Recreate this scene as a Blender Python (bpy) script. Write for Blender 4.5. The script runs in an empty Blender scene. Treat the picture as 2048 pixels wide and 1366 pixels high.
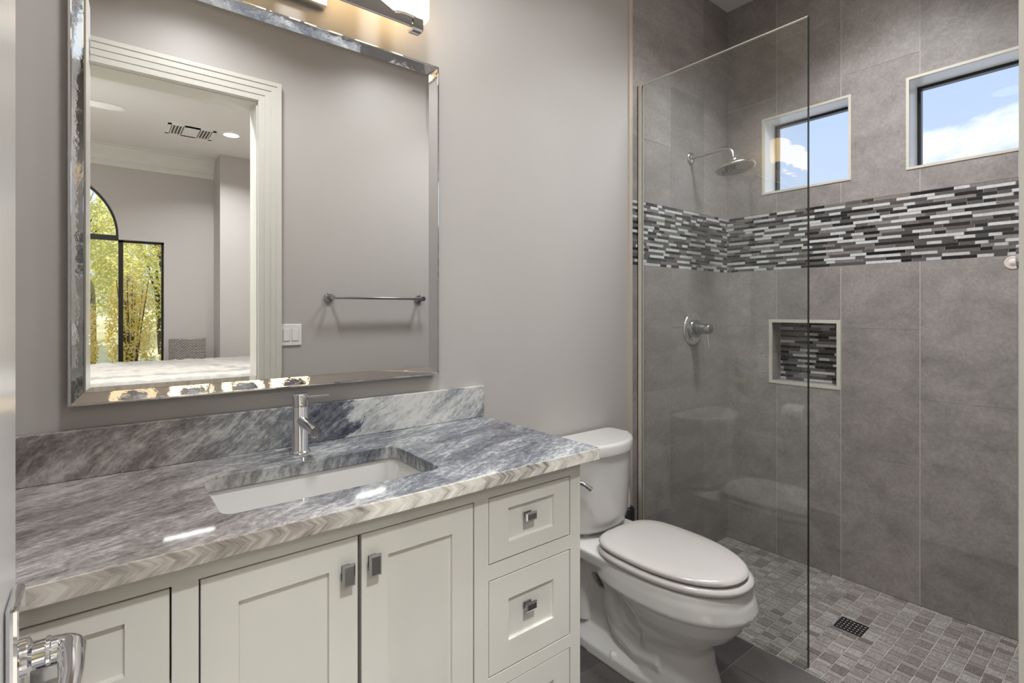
import bpy, bmesh, math, random
from mathutils import Vector, Matrix
random.seed(7)
PI = math.pi
scn = bpy.context.scene
col = scn.collection

# ------------------------------------------------------------------ camera
cam_d = bpy.data.cameras.new('camera')
cam_d.sensor_width = 36.0
cam_d.lens = 1033.0 / 2048 * 36.0
cam_d.shift_y = -61.0 / 2048
cam_d.clip_start = 0.02
cam = bpy.data.objects.new('camera', cam_d)
cam.location = (0, -1.538, 1.28)
cam.rotation_euler = (PI / 2, 0, -math.atan2(1295, 1033) + 0.0)
cam.rotation_euler = (PI / 2, 0, -math.atan2(math.cos(math.atan2(1295, 1033)), math.sin(math.atan2(1295, 1033))))
col.objects.link(cam)
scn.camera = cam

# ------------------------------------------------------------------ exposure
scn.view_settings.view_transform = 'Standard'
scn.view_settings.look = 'None'
scn.view_settings.gamma = 1
scn.view_settings.use_curve_mapping = False
scn.view_settings.exposure = 0.07
cy = scn.cycles
cy.max_bounces = 14
cy.diffuse_bounces = 6
cy.glossy_bounces = 8
cy.transmission_bounces = 8
cy.transparent_max_bounces = 16
cy.sample_clamp_indirect = 4.0
cy.caustics_reflective = False
cy.caustics_refractive = False
cy.use_denoising = True
try:
    cy.denoiser = 'OPENIMAGEDENOISE'
    cy.denoising_input_passes = 'RGB_ALBEDO_NORMAL'
except Exception:
    pass


# ------------------------------------------------------------------ node helper
class NT:
    def __init__(self, tree):
        self.t = tree; self.n = tree.nodes; self.l = tree.links
        self.n.clear()

    def add(self, typ, inputs=None, **kw):
        nd = self.n.new(typ)
        for k, v in kw.items():
            setattr(nd, k, v)
        for k, v in (inputs or {}).items():
            s = nd.inputs[k]
            if hasattr(v, 'is_output') or isinstance(v, bpy.types.NodeSocket):
                self.l.new(v, s)
            else:
                s.default_value = v
        return nd

    def ramp(self, fac, stops, interp='LINEAR'):
        r = self.n.new('ShaderNodeValToRGB')
        r.color_ramp.interpolation = interp
        e = r.color_ramp.elements
        while len(e) < len(stops):
            e.new(0.5)
        for i, (p, c) in enumerate(stops):
            e[i].position = p
            e[i].color = (c[0], c[1], c[2], 1) if isinstance(c, (tuple, list)) else (c, c, c, 1)
        self.l.new(fac, r.inputs[0])
        return r.outputs[0]

    def mix(self, fac, a, b, mode='MIX'):
        m = self.n.new('ShaderNodeMix'); m.data_type = 'RGBA'; m.blend_type = mode
        for s, v in ((m.inputs[0], fac), (m.inputs[6], a), (m.inputs[7], b)):
            if isinstance(v, bpy.types.NodeSocket):
                self.l.new(v, s)
            elif isinstance(v, (int, float)):
                s.default_value = v if s == m.inputs[0] else (v, v, v, 1)
            else:
                s.default_value = (v[0], v[1], v[2], 1)
        return m.outputs[2]

    def math(self, op, a, b=0.0):
        m = self.n.new('ShaderNodeMath'); m.operation = op
        for s, v in ((m.inputs[0], a), (m.inputs[1], b)):
            if isinstance(v, bpy.types.NodeSocket):
                self.l.new(v, s)
            else:
                s.default_value = v
        return m.outputs[0]


# ------------------------------------------------------------------ world: pale blue sky with white clouds
w = bpy.data.worlds.new('sky'); scn.world = w
try:
    w.use_nodes = True
except Exception:
    pass
N = NT(w.node_tree)
tc = N.add('ShaderNodeTexCoord')
sep = N.add('ShaderNodeSeparateXYZ', {0: tc.outputs['Generated']})
sky = N.ramp(sep.outputs[2], [(0.0, (0.48, 0.53, 0.64)), (0.3, (0.37, 0.455, 0.635)), (0.6, (0.25, 0.36, 0.62))])
mp = N.add('ShaderNodeMapping', {'Vector': tc.outputs['Generated'], 'Location': (8.62, 1.26, 0.21), 'Scale': (1, 1, 1.6)})
cl = N.add('ShaderNodeTexNoise', {'Vector': mp.outputs[0], 'Scale': 5.5, 'Detail': 9.0, 'Roughness': 0.62, 'Distortion': 0.25})
clm = N.ramp(cl.outputs[0], [(0.48, 0.0), (0.67, 1.0)])
skyc = N.mix(clm, sky, (0.80, 0.80, 0.80))
bg = N.add('ShaderNodeBackground', {'Color': skyc, 'Strength': 1.6})
out = N.add('ShaderNodeOutputWorld', {'Surface': bg.outputs[0]})

# ------------------------------------------------------------------ sun (low, enters the bedroom window)
sd = bpy.data.lights.new('sun', 'SUN'); sd.energy = 6.0; sd.angle = 0.01; sd.color = (1.0, 0.93, 0.82)
so = bpy.data.objects.new('sun', sd); col.objects.link(so)
so.rotation_euler = Vector((0.33, 0.86, -0.50)).to_track_quat('-Z', 'Y').to_euler()
so.location = (-3, -9, 8)


def srgb(r, g, b):
    f = lambda c: (c / 255 / 12.92) if c / 255 <= 0.04045 else ((c / 255 + 0.055) / 1.055) ** 2.4
    return (f(r), f(g), f(b))


# ------------------------------------------------------------------ materials
def newmat(name):
    m = bpy.data.materials.new(name)
    try:
        m.use_nodes = True
    except Exception:
        pass
    return m, NT(m.node_tree)


def finish(N, bsdf):
    N.add('ShaderNodeOutputMaterial', {'Surface': bsdf})


def simple(name, c, rough=0.5, metal=0.0, noise=0.0, nscale=20.0, bump=0.0, bscale=60.0, coat=0.0, spec=0.5, vary=None):
    m, N = newmat(name)
    tc = N.add('ShaderNodeTexCoord')
    colr = None
    if noise > 0:
        nz = N.add('ShaderNodeTexNoise', {'Vector': tc.outputs['Object'], 'Scale': nscale, 'Detail': 6.0, 'Roughness': 0.6})
        a = tuple(max(0, x * (1 - noise)) for x in c); b = tuple(min(1, x * (1 + noise)) for x in c)
        colr = N.ramp(nz.outputs[0], [(0.3, a), (0.7, b)])
    bs = N.add('ShaderNodeBsdfPrincipled', {'Roughness': rough, 'Metallic': metal, 'Coat Weight': coat, 'Specular IOR Level': spec})
    if colr is not None:
        N.l.new(colr, bs.inputs['Base Color'])
    else:
        bs.inputs['Base Color'].default_value = (*c, 1)
    if bump > 0:
        nb = N.add('ShaderNodeTexNoise', {'Vector': tc.outputs['Object'], 'Scale': bscale, 'Detail': 3.0})
        bp = N.add('ShaderNodeBump', {'Strength': bump, 'Distance': 0.002, 'Height': nb.outputs[0]})
        N.l.new(bp.outputs[0], bs.inputs['Normal'])
    finish(N, bs.outputs[0])
    return m


def tone_mat(name, stops, rough=0.5, nscale=(6, 6, 6), namp=0.12, bump=0.1, fine=90.0, spec=0.5, streak=None):
    """tile material: per-tile 'tone' attribute picks the shade, noise mottles it"""
    m, N = newmat(name)
    at = N.add('ShaderNodeAttribute', attribute_name='tone')
    base = N.ramp(at.outputs['Fac'], stops)
    tc = N.add('ShaderNodeTexCoord')
    mp = N.add('ShaderNodeMapping', {'Vector': tc.outputs['Object'], 'Scale': nscale})
    nz = N.add('ShaderNodeTexNoise', {'Vector': mp.outputs[0], 'Scale': 1.0, 'Detail': 8.0, 'Roughness': 0.68, 'Distortion': 0.3})
    k = N.ramp(nz.outputs[0], [(0.25, 1 - namp), (0.75, 1 + namp)])
    c = N.mix(1.0, base, k, 'MULTIPLY')
    nf = N.add('ShaderNodeTexNoise', {'Vector': tc.outputs['Object'], 'Scale': fine, 'Detail': 4.0})
    kf = N.ramp(nf.outputs[0], [(0.3, 0.88), (0.7, 1.12)])
    c = N.mix(1.0, c, kf, 'MULTIPLY')
    if streak:
        ms = N.add('ShaderNodeMapping', {'Vector': tc.outputs['Object'], 'Scale': streak})
        ns = N.add('ShaderNodeTexNoise', {'Vector': ms.outputs[0], 'Scale': 1.0, 'Detail': 5.0, 'Roughness': 0.7, 'Distortion': 0.6})
        ks = N.ramp(ns.outputs[0], [(0.30, 0.55), (0.5, 1.0), (0.72, 1.45)])
        c = N.mix(1.0, c, ks, 'MULTIPLY')
    bs = N.add('ShaderNodeBsdfPrincipled', {'Base Color': c, 'Roughness': rough, 'Specular IOR Level': spec})
    if bump > 0:
        bp = N.add('ShaderNodeBump', {'Strength': bump, 'Distance': 0.002, 'Height': nf.outputs[0]})
        N.l.new(bp.outputs[0], bs.inputs['Normal'])
    finish(N, bs.outputs[0])
    return m


def glass_pane(name, tint, ior=1.5, rough=0.0):
    m, N = newmat(name)
    geo = N.add('ShaderNodeNewGeometry')
    iv = N.math('ADD', ior, N.math('MULTIPLY', geo.outputs['Backfacing'], 1.0 / ior - ior))
    fr = N.add('ShaderNodeFresnel', {'IOR': iv})
    tr = N.add('ShaderNodeBsdfTransparent', {'Color': (*tint, 1)})
    gl = N.add('ShaderNodeBsdfGlossy', {'Color': (1, 1, 1, 1), 'Roughness': rough})
    mx = N.add('ShaderNodeMixShader', {0: fr.outputs[0], 1: tr.outputs[0], 2: gl.outputs[0]})
    finish(N, mx.outputs[0])
    return m


def emit(name, c, s):
    m, N = newmat(name)
    e = N.add('ShaderNodeEmission', {'Color': (*c, 1), 'Strength': s})
    finish(N, e.outputs[0])
    return m


def marble(name, edge=False, flip=False):
    m, N = newmat(name)
    tc = N.add('ShaderNodeTexCoord')
    P = tc.outputs['Object']
    # warp
    nw = N.add('ShaderNodeTexNoise', {'Vector': P, 'Scale': 3.2, 'Detail': 4.0, 'Roughness': 0.55})
    sub = N.add('ShaderNodeVectorMath', {0: nw.outputs['Color'], 1: (0.5, 0.5, 0.5)}, operation='SUBTRACT')
    scl = N.add('ShaderNodeVectorMath', {0: sub.outputs[0], 'Scale': 0.11}, operation='SCALE')
    pw = N.add('ShaderNodeVectorMath', {0: P, 1: scl.outputs[0]}, operation='ADD')
    if edge:
        # mitred build-up edge: the veins meet in chevrons at mid height
        sp = N.add('ShaderNodeSeparateXYZ', {0: P})
        dz = N.math('ABSOLUTE', N.math('SUBTRACT', sp.outputs[2], 0.885))
        u = N.math('ADD', sp.outputs[0], N.math('MULTIPLY', dz, 1.25))
        u = N.math('SUBTRACT', u, sp.outputs[1])
        cb = N.add('ShaderNodeCombineXYZ', {0: u, 1: N.math('MULTIPLY', sp.outputs[2], 0.25), 2: N.math('MULTIPLY', sp.outputs[1], 0.3)})
        cbw = N.add('ShaderNodeVectorMath', {0: cb.outputs[0], 1: N.add('ShaderNodeVectorMath', {0: sub.outputs[0], 'Scale': 0.05}, operation='SCALE').outputs[0]}, operation='ADD')
        n1 = N.add('ShaderNodeTexNoise', {'Vector': cbw.outputs[0], 'Scale': 40.0, 'Detail': 8.0, 'Roughness': 0.7})
        n2 = N.add('ShaderNodeTexNoise', {'Vector': P, 'Scale': 5.0, 'Detail': 3.0})
        f = N.math('ADD', N.math('MULTIPLY', n1.outputs[0], 0.62), N.math('MULTIPLY', n2.outputs[0], 0.38))
        warm = N.ramp(f, [(0.36, srgb(110, 103, 97)), (0.46, srgb(152, 144, 136)), (0.54, srgb(182, 174, 165)), (0.66, srgb(210, 203, 193))])
        cool = N.ramp(f, [(0.37, srgb(96, 95, 94)), (0.44, srgb(160, 155, 148)), (0.52, srgb(206, 201, 191)), (0.62, srgb(232, 228, 218))])
        wx = N.ramp(N.math('ADD', N.math('MULTIPLY', sp.outputs[0], 0.8), N.math('MULTIPLY', n2.outputs[0], 0.6)), [(0.4, 0.0), (0.8, 1.0)])
        c = N.mix(wx, warm, cool)
    else:
        ang = 0.42
        if flip:   # backsplash: x / z plane
            mp0 = N.add('ShaderNodeMapping', {'Vector': pw.outputs[0], 'Rotation': (0, 0.62, 0)})
            sc1, sc2 = (4.5, 8, 16.0), (34, 20, 110)
        else:
            mp0 = N.add('ShaderNodeMapping', {'Vector': pw.outputs[0], 'Rotation': (0, 0, -ang)})
            sc1, sc2 = (4.5, 15.0, 6), (34, 110, 20)
        m1 = N.add('ShaderNodeMapping', {'Vector': mp0.outputs[0], 'Scale': sc1})
        m2 = N.add('ShaderNodeMapping', {'Vector': mp0.outputs[0], 'Scale': sc2})
        n1 = N.add('ShaderNodeTexNoise', {'Vector': m1.outputs[0], 'Scale': 1.0, 'Detail': 9.0, 'Roughness': 0.66, 'Distortion': 0.5})
        n2 = N.add('ShaderNodeTexNoise', {'Vector': m2.outputs[0], 'Scale': 1.0, 'Detail': 8.0, 'Roughness': 0.75})
        n3 = N.add('ShaderNodeTexNoise', {'Vector': P, 'Scale': 2.6, 'Detail': 3.0})
        f = N.math('ADD', N.math('MULTIPLY', n1.outputs[0], 0.44), N.math('MULTIPLY', n2.outputs[0], 0.34))
        n4 = N.add('ShaderNodeTexNoise', {'Vector': P, 'Scale': 70.0, 'Detail': 5.0, 'Roughness': 0.7})
        f = N.math('ADD', f, N.math('MULTIPLY', n3.outputs[0], 0.20))
        f = N.math('ADD', f, N.math('MULTIPLY', N.math('SUBTRACT', n4.outputs[0], 0.5), 0.16))
        f = N.math('ADD', f, 0.01)
        sp = N.add('ShaderNodeSeparateXYZ', {0: P})
        if flip:   # the slab turns dark near the faucet and pale towards its right end
            xx = N.math('ADD', sp.outputs[0], N.math('MULTIPLY', N.math('SUBTRACT', n1.outputs[0], 0.5), 0.5))
            f = N.math('ADD', f, N.ramp(xx, [(0.0, 0.05), (0.34, 0.05), (0.46, 0.0), (0.56, 0.0), (0.60, 0.115), (1.0, 0.105)]))
            f = N.math('SUBTRACT', f, 0.05)
        cool = N.ramp(f, [(0.395, srgb(64, 66, 77)), (0.455, srgb(101, 103, 111)), (0.505, srgb(129, 132, 136)), (0.55, srgb(170, 172, 172)), (0.63, srgb(210, 209, 205))])
        warm = N.ramp(f, [(0.395, srgb(88, 83, 81)), (0.455, srgb(118, 112, 109)), (0.505, srgb(142, 135, 132)), (0.56, srgb(173, 166, 162)), (0.63, srgb(195, 188, 183))])
        wx = N.ramp(N.math('ADD', N.math('MULTIPLY', sp.outputs[0], 0.9), N.math('MULTIPLY', n3.outputs[0], 0.5)), [(0.35, 0.0), (0.72, 1.0)])
        c = N.mix(wx, warm, cool)
    bs = N.add('ShaderNodeBsdfPrincipled', {'Base Color': c, 'Roughness': 0.06 if not edge else 0.15, 'Specular IOR Level': 0.22})
    finish(N, bs.outputs[0])
    return m


M = {}
M['paint'] = simple('wall_paint', srgb(183, 178, 174), 0.42, noise=0.015, nscale=3, bump=0.06, bscale=120)
M['ceil'] = simple('ceiling_paint', srgb(226, 223, 219), 0.6, noise=0.01, nscale=4, bump=0.05, bscale=150)
M['trim'] = simple('trim_paint', srgb(208, 206, 198), 0.3, noise=0.01)
M['doorpaint'] = simple('door_paint', srgb(212, 210, 206), 0.22, noise=0.01)
M['cab'] = simple('cabinet_paint', srgb(202, 199, 190), 0.35, noise=0.012, nscale=6)
M['dark'] = simple('gap_shade', srgb(40, 38, 34), 0.8, noise=0.1)  # shade in the cabinet gaps and under the drain grate, put into the colour
M['chrome'] = simple('chrome', (0.80, 0.80, 0.82), 0.06, 1.0, noise=0.02)
M['dchrome'] = simple('dark_chrome', (0.42, 0.42, 0.43), 0.12, 1.0, noise=0.03)
M['nickel'] = simple('nickel', (0.62, 0.60, 0.57), 0.2, 1.0, noise=0.03)
M['porc'] = simple('porcelain', srgb(212, 210, 207), 0.08, noise=0.006, coat=0.4)
M['seat'] = simple('seat_plastic', srgb(198, 193, 189), 0.16, noise=0.006)
M['mirror'] = simple('mirror_silver', (0.92, 0.92, 0.91), 0.0, 1.0, noise=0.004)
M['tile'] = tone_mat('large_grey_tile', [(0.0, srgb(138, 132, 129)), (0.5, srgb(147, 140, 137)), (1.0, srgb(155, 149, 145))], 0.42, (4, 7, 9), 0.30, 0.25)
M['ftile'] = tone_mat('floor_slate_tile', [(0.0, srgb(84, 80, 80)), (1.0, srgb(100, 96, 94))], 0.38, (7, 7, 7), 0.2, 0.15)
M['grout'] = simple('grout', srgb(190, 186, 181), 0.85, noise=0.08, nscale=60)
M['fgrout'] = simple('floor_grout', srgb(190, 184, 176), 0.85, noise=0.1, nscale=60)
M['dgrout'] = simple('dark_grout', srgb(88, 84, 82), 0.85, noise=0.1, nscale=60)
M['mos_black'] = tone_mat('mosaic_black', [(0, srgb(22, 22, 24)), (1, srgb(44, 43, 45))], 0.1, (60, 60, 60), 0.25, 0.0)
M['mos_dark'] = tone_mat('mosaic_charcoal', [(0, srgb(74, 71, 70)), (1, srgb(98, 93, 92))], 0.3, (40, 40, 40), 0.1, 0.0)
M['mos_mid'] = tone_mat('mosaic_grey', [(0, srgb(112, 107, 105)), (1, srgb(138, 131, 128))], 0.15, (40, 40, 40), 0.08, 0.0)
M['mos_white'] = tone_mat('mosaic_white', [(0, srgb(186, 187, 188)), (1, srgb(210, 211, 211))], 0.1, (40, 40, 40), 0.04, 0.0)
st = [(0.0, srgb(112, 104, 101)), (0.2, srgb(136, 129, 125)), (0.8, srgb(150, 144, 140)), (1.0, srgb(160, 155, 151))]
M['fmx'] = tone_mat('floor_mosaic_grain_across', st, 0.4, (20, 20, 20), 0.1, 0.05, streak=(26, 210, 1))
M['fmy'] = tone_mat('floor_mosaic_grain_along', st, 0.4, (20, 20, 20), 0.1, 0.05, streak=(210, 26, 1))
M['glass'] = glass_pane('shower_glass', (0.965, 0.982, 0.973), 1.62)
M['wglass'] = glass_pane('window_glass', (0.97, 0.985, 0.99), 1.14)
M['gedge'] = simple('glass_edge', srgb(24, 36, 32), 0.35, noise=0.05)
M['marble'] = marble('marble_top')
M['marble_edge'] = marble('marble_edge', edge=True)
M['marble_back'] = marble('marble_splash', flip=True)
M['black'] = simple('black_metal', srgb(16, 17, 18), 0.35, noise=0.05)
M['alu'] = simple('satin_trim_metal', srgb(206, 200, 188), 0.35, 0.0, noise=0.02)
M['white'] = simple('white_plastic', srgb(232, 231, 228), 0.3, noise=0.005)
M['paper'] = simple('tissue_paper', srgb(236, 234, 230), 0.95, noise=0.02, bump=0.3, bscale=150)
M['quilt'] = simple('quilt_cotton', srgb(140, 136, 130), 0.9, noise=0.14, nscale=22, bump=0.6, bscale=40)
M['skirt'] = simple('taupe_bed_skirt', srgb(126, 118, 108), 0.9, noise=0.1, nscale=30)
M['carpet'] = simple('bedroom_floor', srgb(196, 188, 176), 0.9, noise=0.08, nscale=60)
M['shade'] = emit('lit_glass_shade', (1.0, 0.71, 0.37), 4.2)
M['shade_off'] = emit('dim_glass_shade', (1.0, 0.72, 0.42), 1.3)
M['lamp'] = emit('can_light_lens', (1.0, 0.96, 0.9), 9.0)
M['bark'] = simple('bark', srgb(92, 78, 58), 0.9, noise=0.3, nscale=20)
M['sand'] = simple('desert_ground', srgb(190, 178, 150), 0.95, noise=0.15, nscale=4)
M['hill'] = simple('desert_hillside', srgb(226, 218, 172), 0.95, noise=0.3, nscale=1.4, bump=0.4, bscale=8)
M['cactus'] = simple('cactus_skin', srgb(160, 152, 104), 0.8, noise=0.25, nscale=12)


def leafmat(name, a, b):
    m, N = newmat(name)
    tc = N.add('ShaderNodeTexCoord')
    nz = N.add('ShaderNodeTexNoise', {'Vector': tc.outputs['Object'], 'Scale': 5.0, 'Detail': 3.0})
    c = N.ramp(nz.outputs[0], [(0.35, a), (0.65, b)])
    d = N.add('ShaderNodeBsdfDiffuse', {'Color': c})
    t = N.add('ShaderNodeBsdfTranslucent', {'Color': c})
    mx = N.add('ShaderNodeMixShader', {0: 0.55, 1: d.outputs[0], 2: t.outputs[0]})
    finish(N, mx.outputs[0])
    return m


M['leaf1'] = leafmat('pale_green_leaves', srgb(206, 204, 118), srgb(244, 238, 170))
M['leaf2'] = leafmat('yellow_shrub_leaves', srgb(226, 208, 110), srgb(252, 240, 175))

# wicker
m, N = newmat('wicker'); M['wicker'] = m
tc = N.add('ShaderNodeTexCoord')
ck = N.add('ShaderNodeTexBrick', {'Vector': tc.outputs['Generated'], 'Color1': (*srgb(190, 184, 176), 1), 'Color2': (*srgb(160, 152, 144), 1), 'Mortar': (*srgb(96, 90, 84), 1), 'Scale': 1.0, 'Mortar Size': 0.004, 'Brick Width': 0.034, 'Row Height': 0.014})
mpw = N.add('ShaderNodeMapping', {'Vector': tc.outputs['Object'], 'Rotation': (PI / 2, 0, 0)})
N.l.new(mpw.outputs[0], ck.inputs['Vector'])
bs = N.add('ShaderNodeBsdfPrincipled', {'Base Color': ck.outputs[0], 'Roughness': 0.7})
bp = N.add('ShaderNodeBump', {'Strength': 0.8, 'Distance': 0.004, 'Height': ck.outputs[1]}); bp.invert = True
N.l.new(bp.outputs[0], bs.inputs['Normal']); finish(N, bs.outputs[0])

# wavy silvered glass of the mirror frame
m, N = newmat('wavy_silver'); M['wavy'] = m
tc = N.add('ShaderNodeTexCoord')
nz = N.add('ShaderNodeTexNoise', {'Vector': tc.outputs['Object'], 'Scale': 55.0, 'Detail': 3.0, 'Roughness': 0.5})
bp = N.add('ShaderNodeBump', {'Strength': 0.06, 'Distance': 0.002, 'Height': nz.outputs[0]})
bs = N.add('ShaderNodeBsdfPrincipled', {'Base Color': (0.86, 0.86, 0.87, 1), 'Metallic': 1.0, 'Roughness': 0.03, 'Normal': bp.outputs[0]})
finish(N, bs.outputs[0])


# ------------------------------------------------------------------ mesh builder
class MB:
    def __init__(self):
        self.bm = bmesh.new()
        self.tone = self.bm.faces.layers.float.new('tone')

    def _mi(self, faces, mi, tone=None, smooth=False):
        for f in faces:
            f.material_index = mi
            f.smooth = smooth
            if tone is not None:
                f[self.tone] = tone

    def box(self, x0, x1, y0, y1, z0, z1, bev=0.0, seg=1, mi=0, tone=None):
        x0, x1 = min(x0, x1), max(x0, x1); y0, y1 = min(y0, y1), max(y0, y1); z0, z1 = min(z0, z1), max(z0, z1)
        bm = self.bm
        before = set(bm.faces) if bev > 0 else None
        vs = [bm.verts.new(p) for p in ((x0, y0, z0), (x1, y0, z0), (x1, y1, z0), (x0, y1, z0), (x0, y0, z1), (x1, y0, z1), (x1, y1, z1), (x0, y1, z1))]
        fs = [bm.faces.new([vs[i] for i in q]) for q in ((3, 2, 1, 0), (4, 5, 6, 7), (0, 1, 5, 4), (1, 2, 6, 5), (2, 3, 7, 6), (3, 0, 4, 7))]
        if bev > 0:
            es = list({e for f in fs for e in f.edges})
            bmesh.ops.bevel(bm, geom=es, offset=bev, segments=seg, affect='EDGES', profile=0.5)
            fs = [f for f in bm.faces if f not in before]
        self._mi(fs, mi, tone)
        return fs

    def loft(self, rings, cap0=True, cap1=True, mi=0, smooth=True, closed=False):
        bm = self.bm
        R = [[bm.verts.new(p) for p in r] for r in rings]
        n = len(R[0]); fs = []
        pairs = list(zip(R[:-1], R[1:])) + ([(R[-1], R[0])] if closed else [])
        for a, b in pairs:
            for i in range(n):
                j = (i + 1) % n
                fs.append(bm.faces.new((a[i], a[j], b[j], b[i])))
        self._mi(fs, mi, None, smooth)
        caps = []
        if not closed:
            if cap0: caps.append(bm.faces.new(list(reversed(R[0]))))
            if cap1: caps.append(bm.faces.new(R[-1]))
        self._mi(caps, mi, None, False)
        return R

    def lathe(self, prof, centre, axis='Z', n=32, mi=0, cap0=True, cap1=True):
        """prof: list of (radius, along)"""
        c = Vector(centre)
        ax = {'X': Vector((1, 0, 0)), 'Y': Vector((0, 1, 0)), 'Z': Vector((0, 0, 1))}[axis] if isinstance(axis, str) else Vector(axis).normalized()
        u = ax.orthogonal().normalized(); v = ax.cross(u)
        rings = []
        for r, h in prof:
            rings.append([c + ax * h + (u * math.cos(2 * PI * k / n) + v * math.sin(2 * PI * k / n)) * max(r, 1e-5) for k in range(n)])
        return self.loft(rings, cap0, cap1, mi)

    def tube(self, pts, r, n=14, mi=0, cap=True):
        pts = [Vector(p) for p in pts]
        rs = r if isinstance(r, (list, tuple)) else [r] * len(pts)
        rings = []; u = None
        for i, p in enumerate(pts):
            t = (pts[min(i + 1, len(pts) - 1)] - pts[max(i - 1, 0)]).normalized()
            if u is None:
                u = t.orthogonal().normalized()
            u = (u - t * u.dot(t)).normalized(); v = t.cross(u)
            rings.append([p + (u * math.cos(2 * PI * k / n) + v * math.sin(2 * PI * k / n)) * rs[i] for k in range(n)])
        return self.loft(rings, cap, cap, mi)

    def prism(self, poly, ax, a0, a1, mi=0, smooth=False):
        """poly of 2-D points extruded along ax; axes order: X->(y,z), Y->(x,z), Z->(x,y)"""
        def P(p, a):
            return {'X': (a, p[0], p[1]), 'Y': (p[0], a, p[1]), 'Z': (p[0], p[1], a)}[ax]
        A = [self.bm.verts.new(P(p, a0)) for p in poly]; B = [self.bm.verts.new(P(p, a1)) for p in poly]
        n = len(poly); fs = []
        for i in range(n):
            j = (i + 1) % n
            f = self.bm.faces.new((A[i], A[j], B[j], B[i])); f.smooth = smooth; fs.append(f)
        fs.append(self.bm.faces.new(list(reversed(A)))); fs.append(self.bm.faces.new(B))
        for f in fs: f.material_index = mi
        return fs

    def quad(self, pts, mi=0, tone=None):
        f = self.bm.faces.new([self.bm.verts.new(p) for p in pts])
        self._mi([f], mi, tone)
        return f

    def build(self, name, mats, parent=None, recalc=True, autosmooth=None):
        if not isinstance(mats, (list, tuple)): mats = [mats]
        if recalc: bmesh.ops.recalc_face_normals(self.bm, faces=self.bm.faces)
        for e in self.bm.edges:
            if len(e.link_faces) == 2 and e.calc_face_angle(0.0) > 0.95: e.smooth = False
        me = bpy.data.meshes.new(name); self.bm.to_mesh(me); self.bm.free()
        for x in mats: me.materials.append(x)
        o = bpy.data.objects.new(name, me); col.objects.link(o)
        if parent is not None:
            o.parent = parent
            o.matrix_parent_inverse = Matrix.Translation(parent_world(parent)).inverted()
        return o


def parent_world(p):
    v = Vector((0, 0, 0))
    while p is not None:
        v += p.location
        p = p.parent
        if p is not None:
            break
    return v


def tag(o, label=None, cat=None, group=None, kind=None):
    if label: o['label'] = label
    if cat: o['category'] = cat
    if group: o['group'] = group
    if kind: o['kind'] = kind
    return o


def thing(name, label, cat, loc=(0, 0, 0), group=None, kind=None):
    o = bpy.data.objects.new(name, None); col.objects.link(o)
    o.empty_display_size = 0.05
    o.location = loc
    return tag(o, label, cat, group, kind)


def struct(o, label=None, cat=None):
    o['kind'] = 'structure'
    if label: o['label'] = label
    if cat: o['category'] = cat
    return o


def smoothed(o, w=0.002, seg=2, angle=0.6):
    b = o.modifiers.new('bevel', 'BEVEL'); b.width = w; b.segments = seg; b.limit_method = 'ANGLE'; b.angle_limit = angle
    return o


def rrect(x0, x1, y0, y1, r, n=6):
    pts = []
    for cx, cy, a0 in ((x1 - r, y1 - r, 0), (x0 + r, y1 - r, PI / 2), (x0 + r, y0 + r, PI), (x1 - r, y0 + r, 1.5 * PI)):
        for k in range(n + 1):
            a = a0 + PI / 2 * k / n
            pts.append((cx + r * math.cos(a), cy + r * math.sin(a)))
    return pts


def subtract(rect, holes):
    rects = [rect]
    for hx0, hx1, hy0, hy1 in holes:
        nr = []
        for a0, a1, b0, b1 in rects:
            if hx0 >= a1 or hx1 <= a0 or hy0 >= b1 or hy1 <= b0:
                nr.append((a0, a1, b0, b1)); continue
            if hx0 > a0: nr.append((a0, hx0, b0, b1))
            if hx1 < a1: nr.append((hx1, a1, b0, b1))
            m0, m1 = max(a0, hx0), min(a1, hx1)
            if hy0 > b0: nr.append((m0, m1, b0, hy0))
            if hy1 < b1: nr.append((m0, m1, hy1, b1))
        rects = nr
    return [r for r in rects if r[1] - r[0] > 0.004 and r[3] - r[2] > 0.004]


def holed_wall(mb, u0, u1, v0, v1, holes, mk, mi=0):
    us = sorted({u0, u1, *[h for q in holes for h in q[:2]]}); vs = sorted({v0, v1, *[h for q in holes for h in q[2:]]})
    for a, b in zip(us[:-1], us[1:]):
        for c, d in zip(vs[:-1], vs[1:]):
            if any(q[0] <= (a + b) / 2 <= q[1] and q[2] <= (c + d) / 2 <= q[3] for q in holes): continue
            mk(a, b, c, d)


# ------------------------------------------------------------------ dimensions
XE = 2.784       # face of the tiled end wall
YS = -1.485      # wall with the doorway
XW = -0.228
CZ = 2.975
T = 0.008
W1 = (-0.626, -0.205, 1.902, 2.308)     # windows in the end wall: y0,y1,z0,z1
W2 = (-1.262, -0.840, 1.902, 2.308)
NI = (-0.581, -0.242, 0.900, 1.236)     # niche

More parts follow.
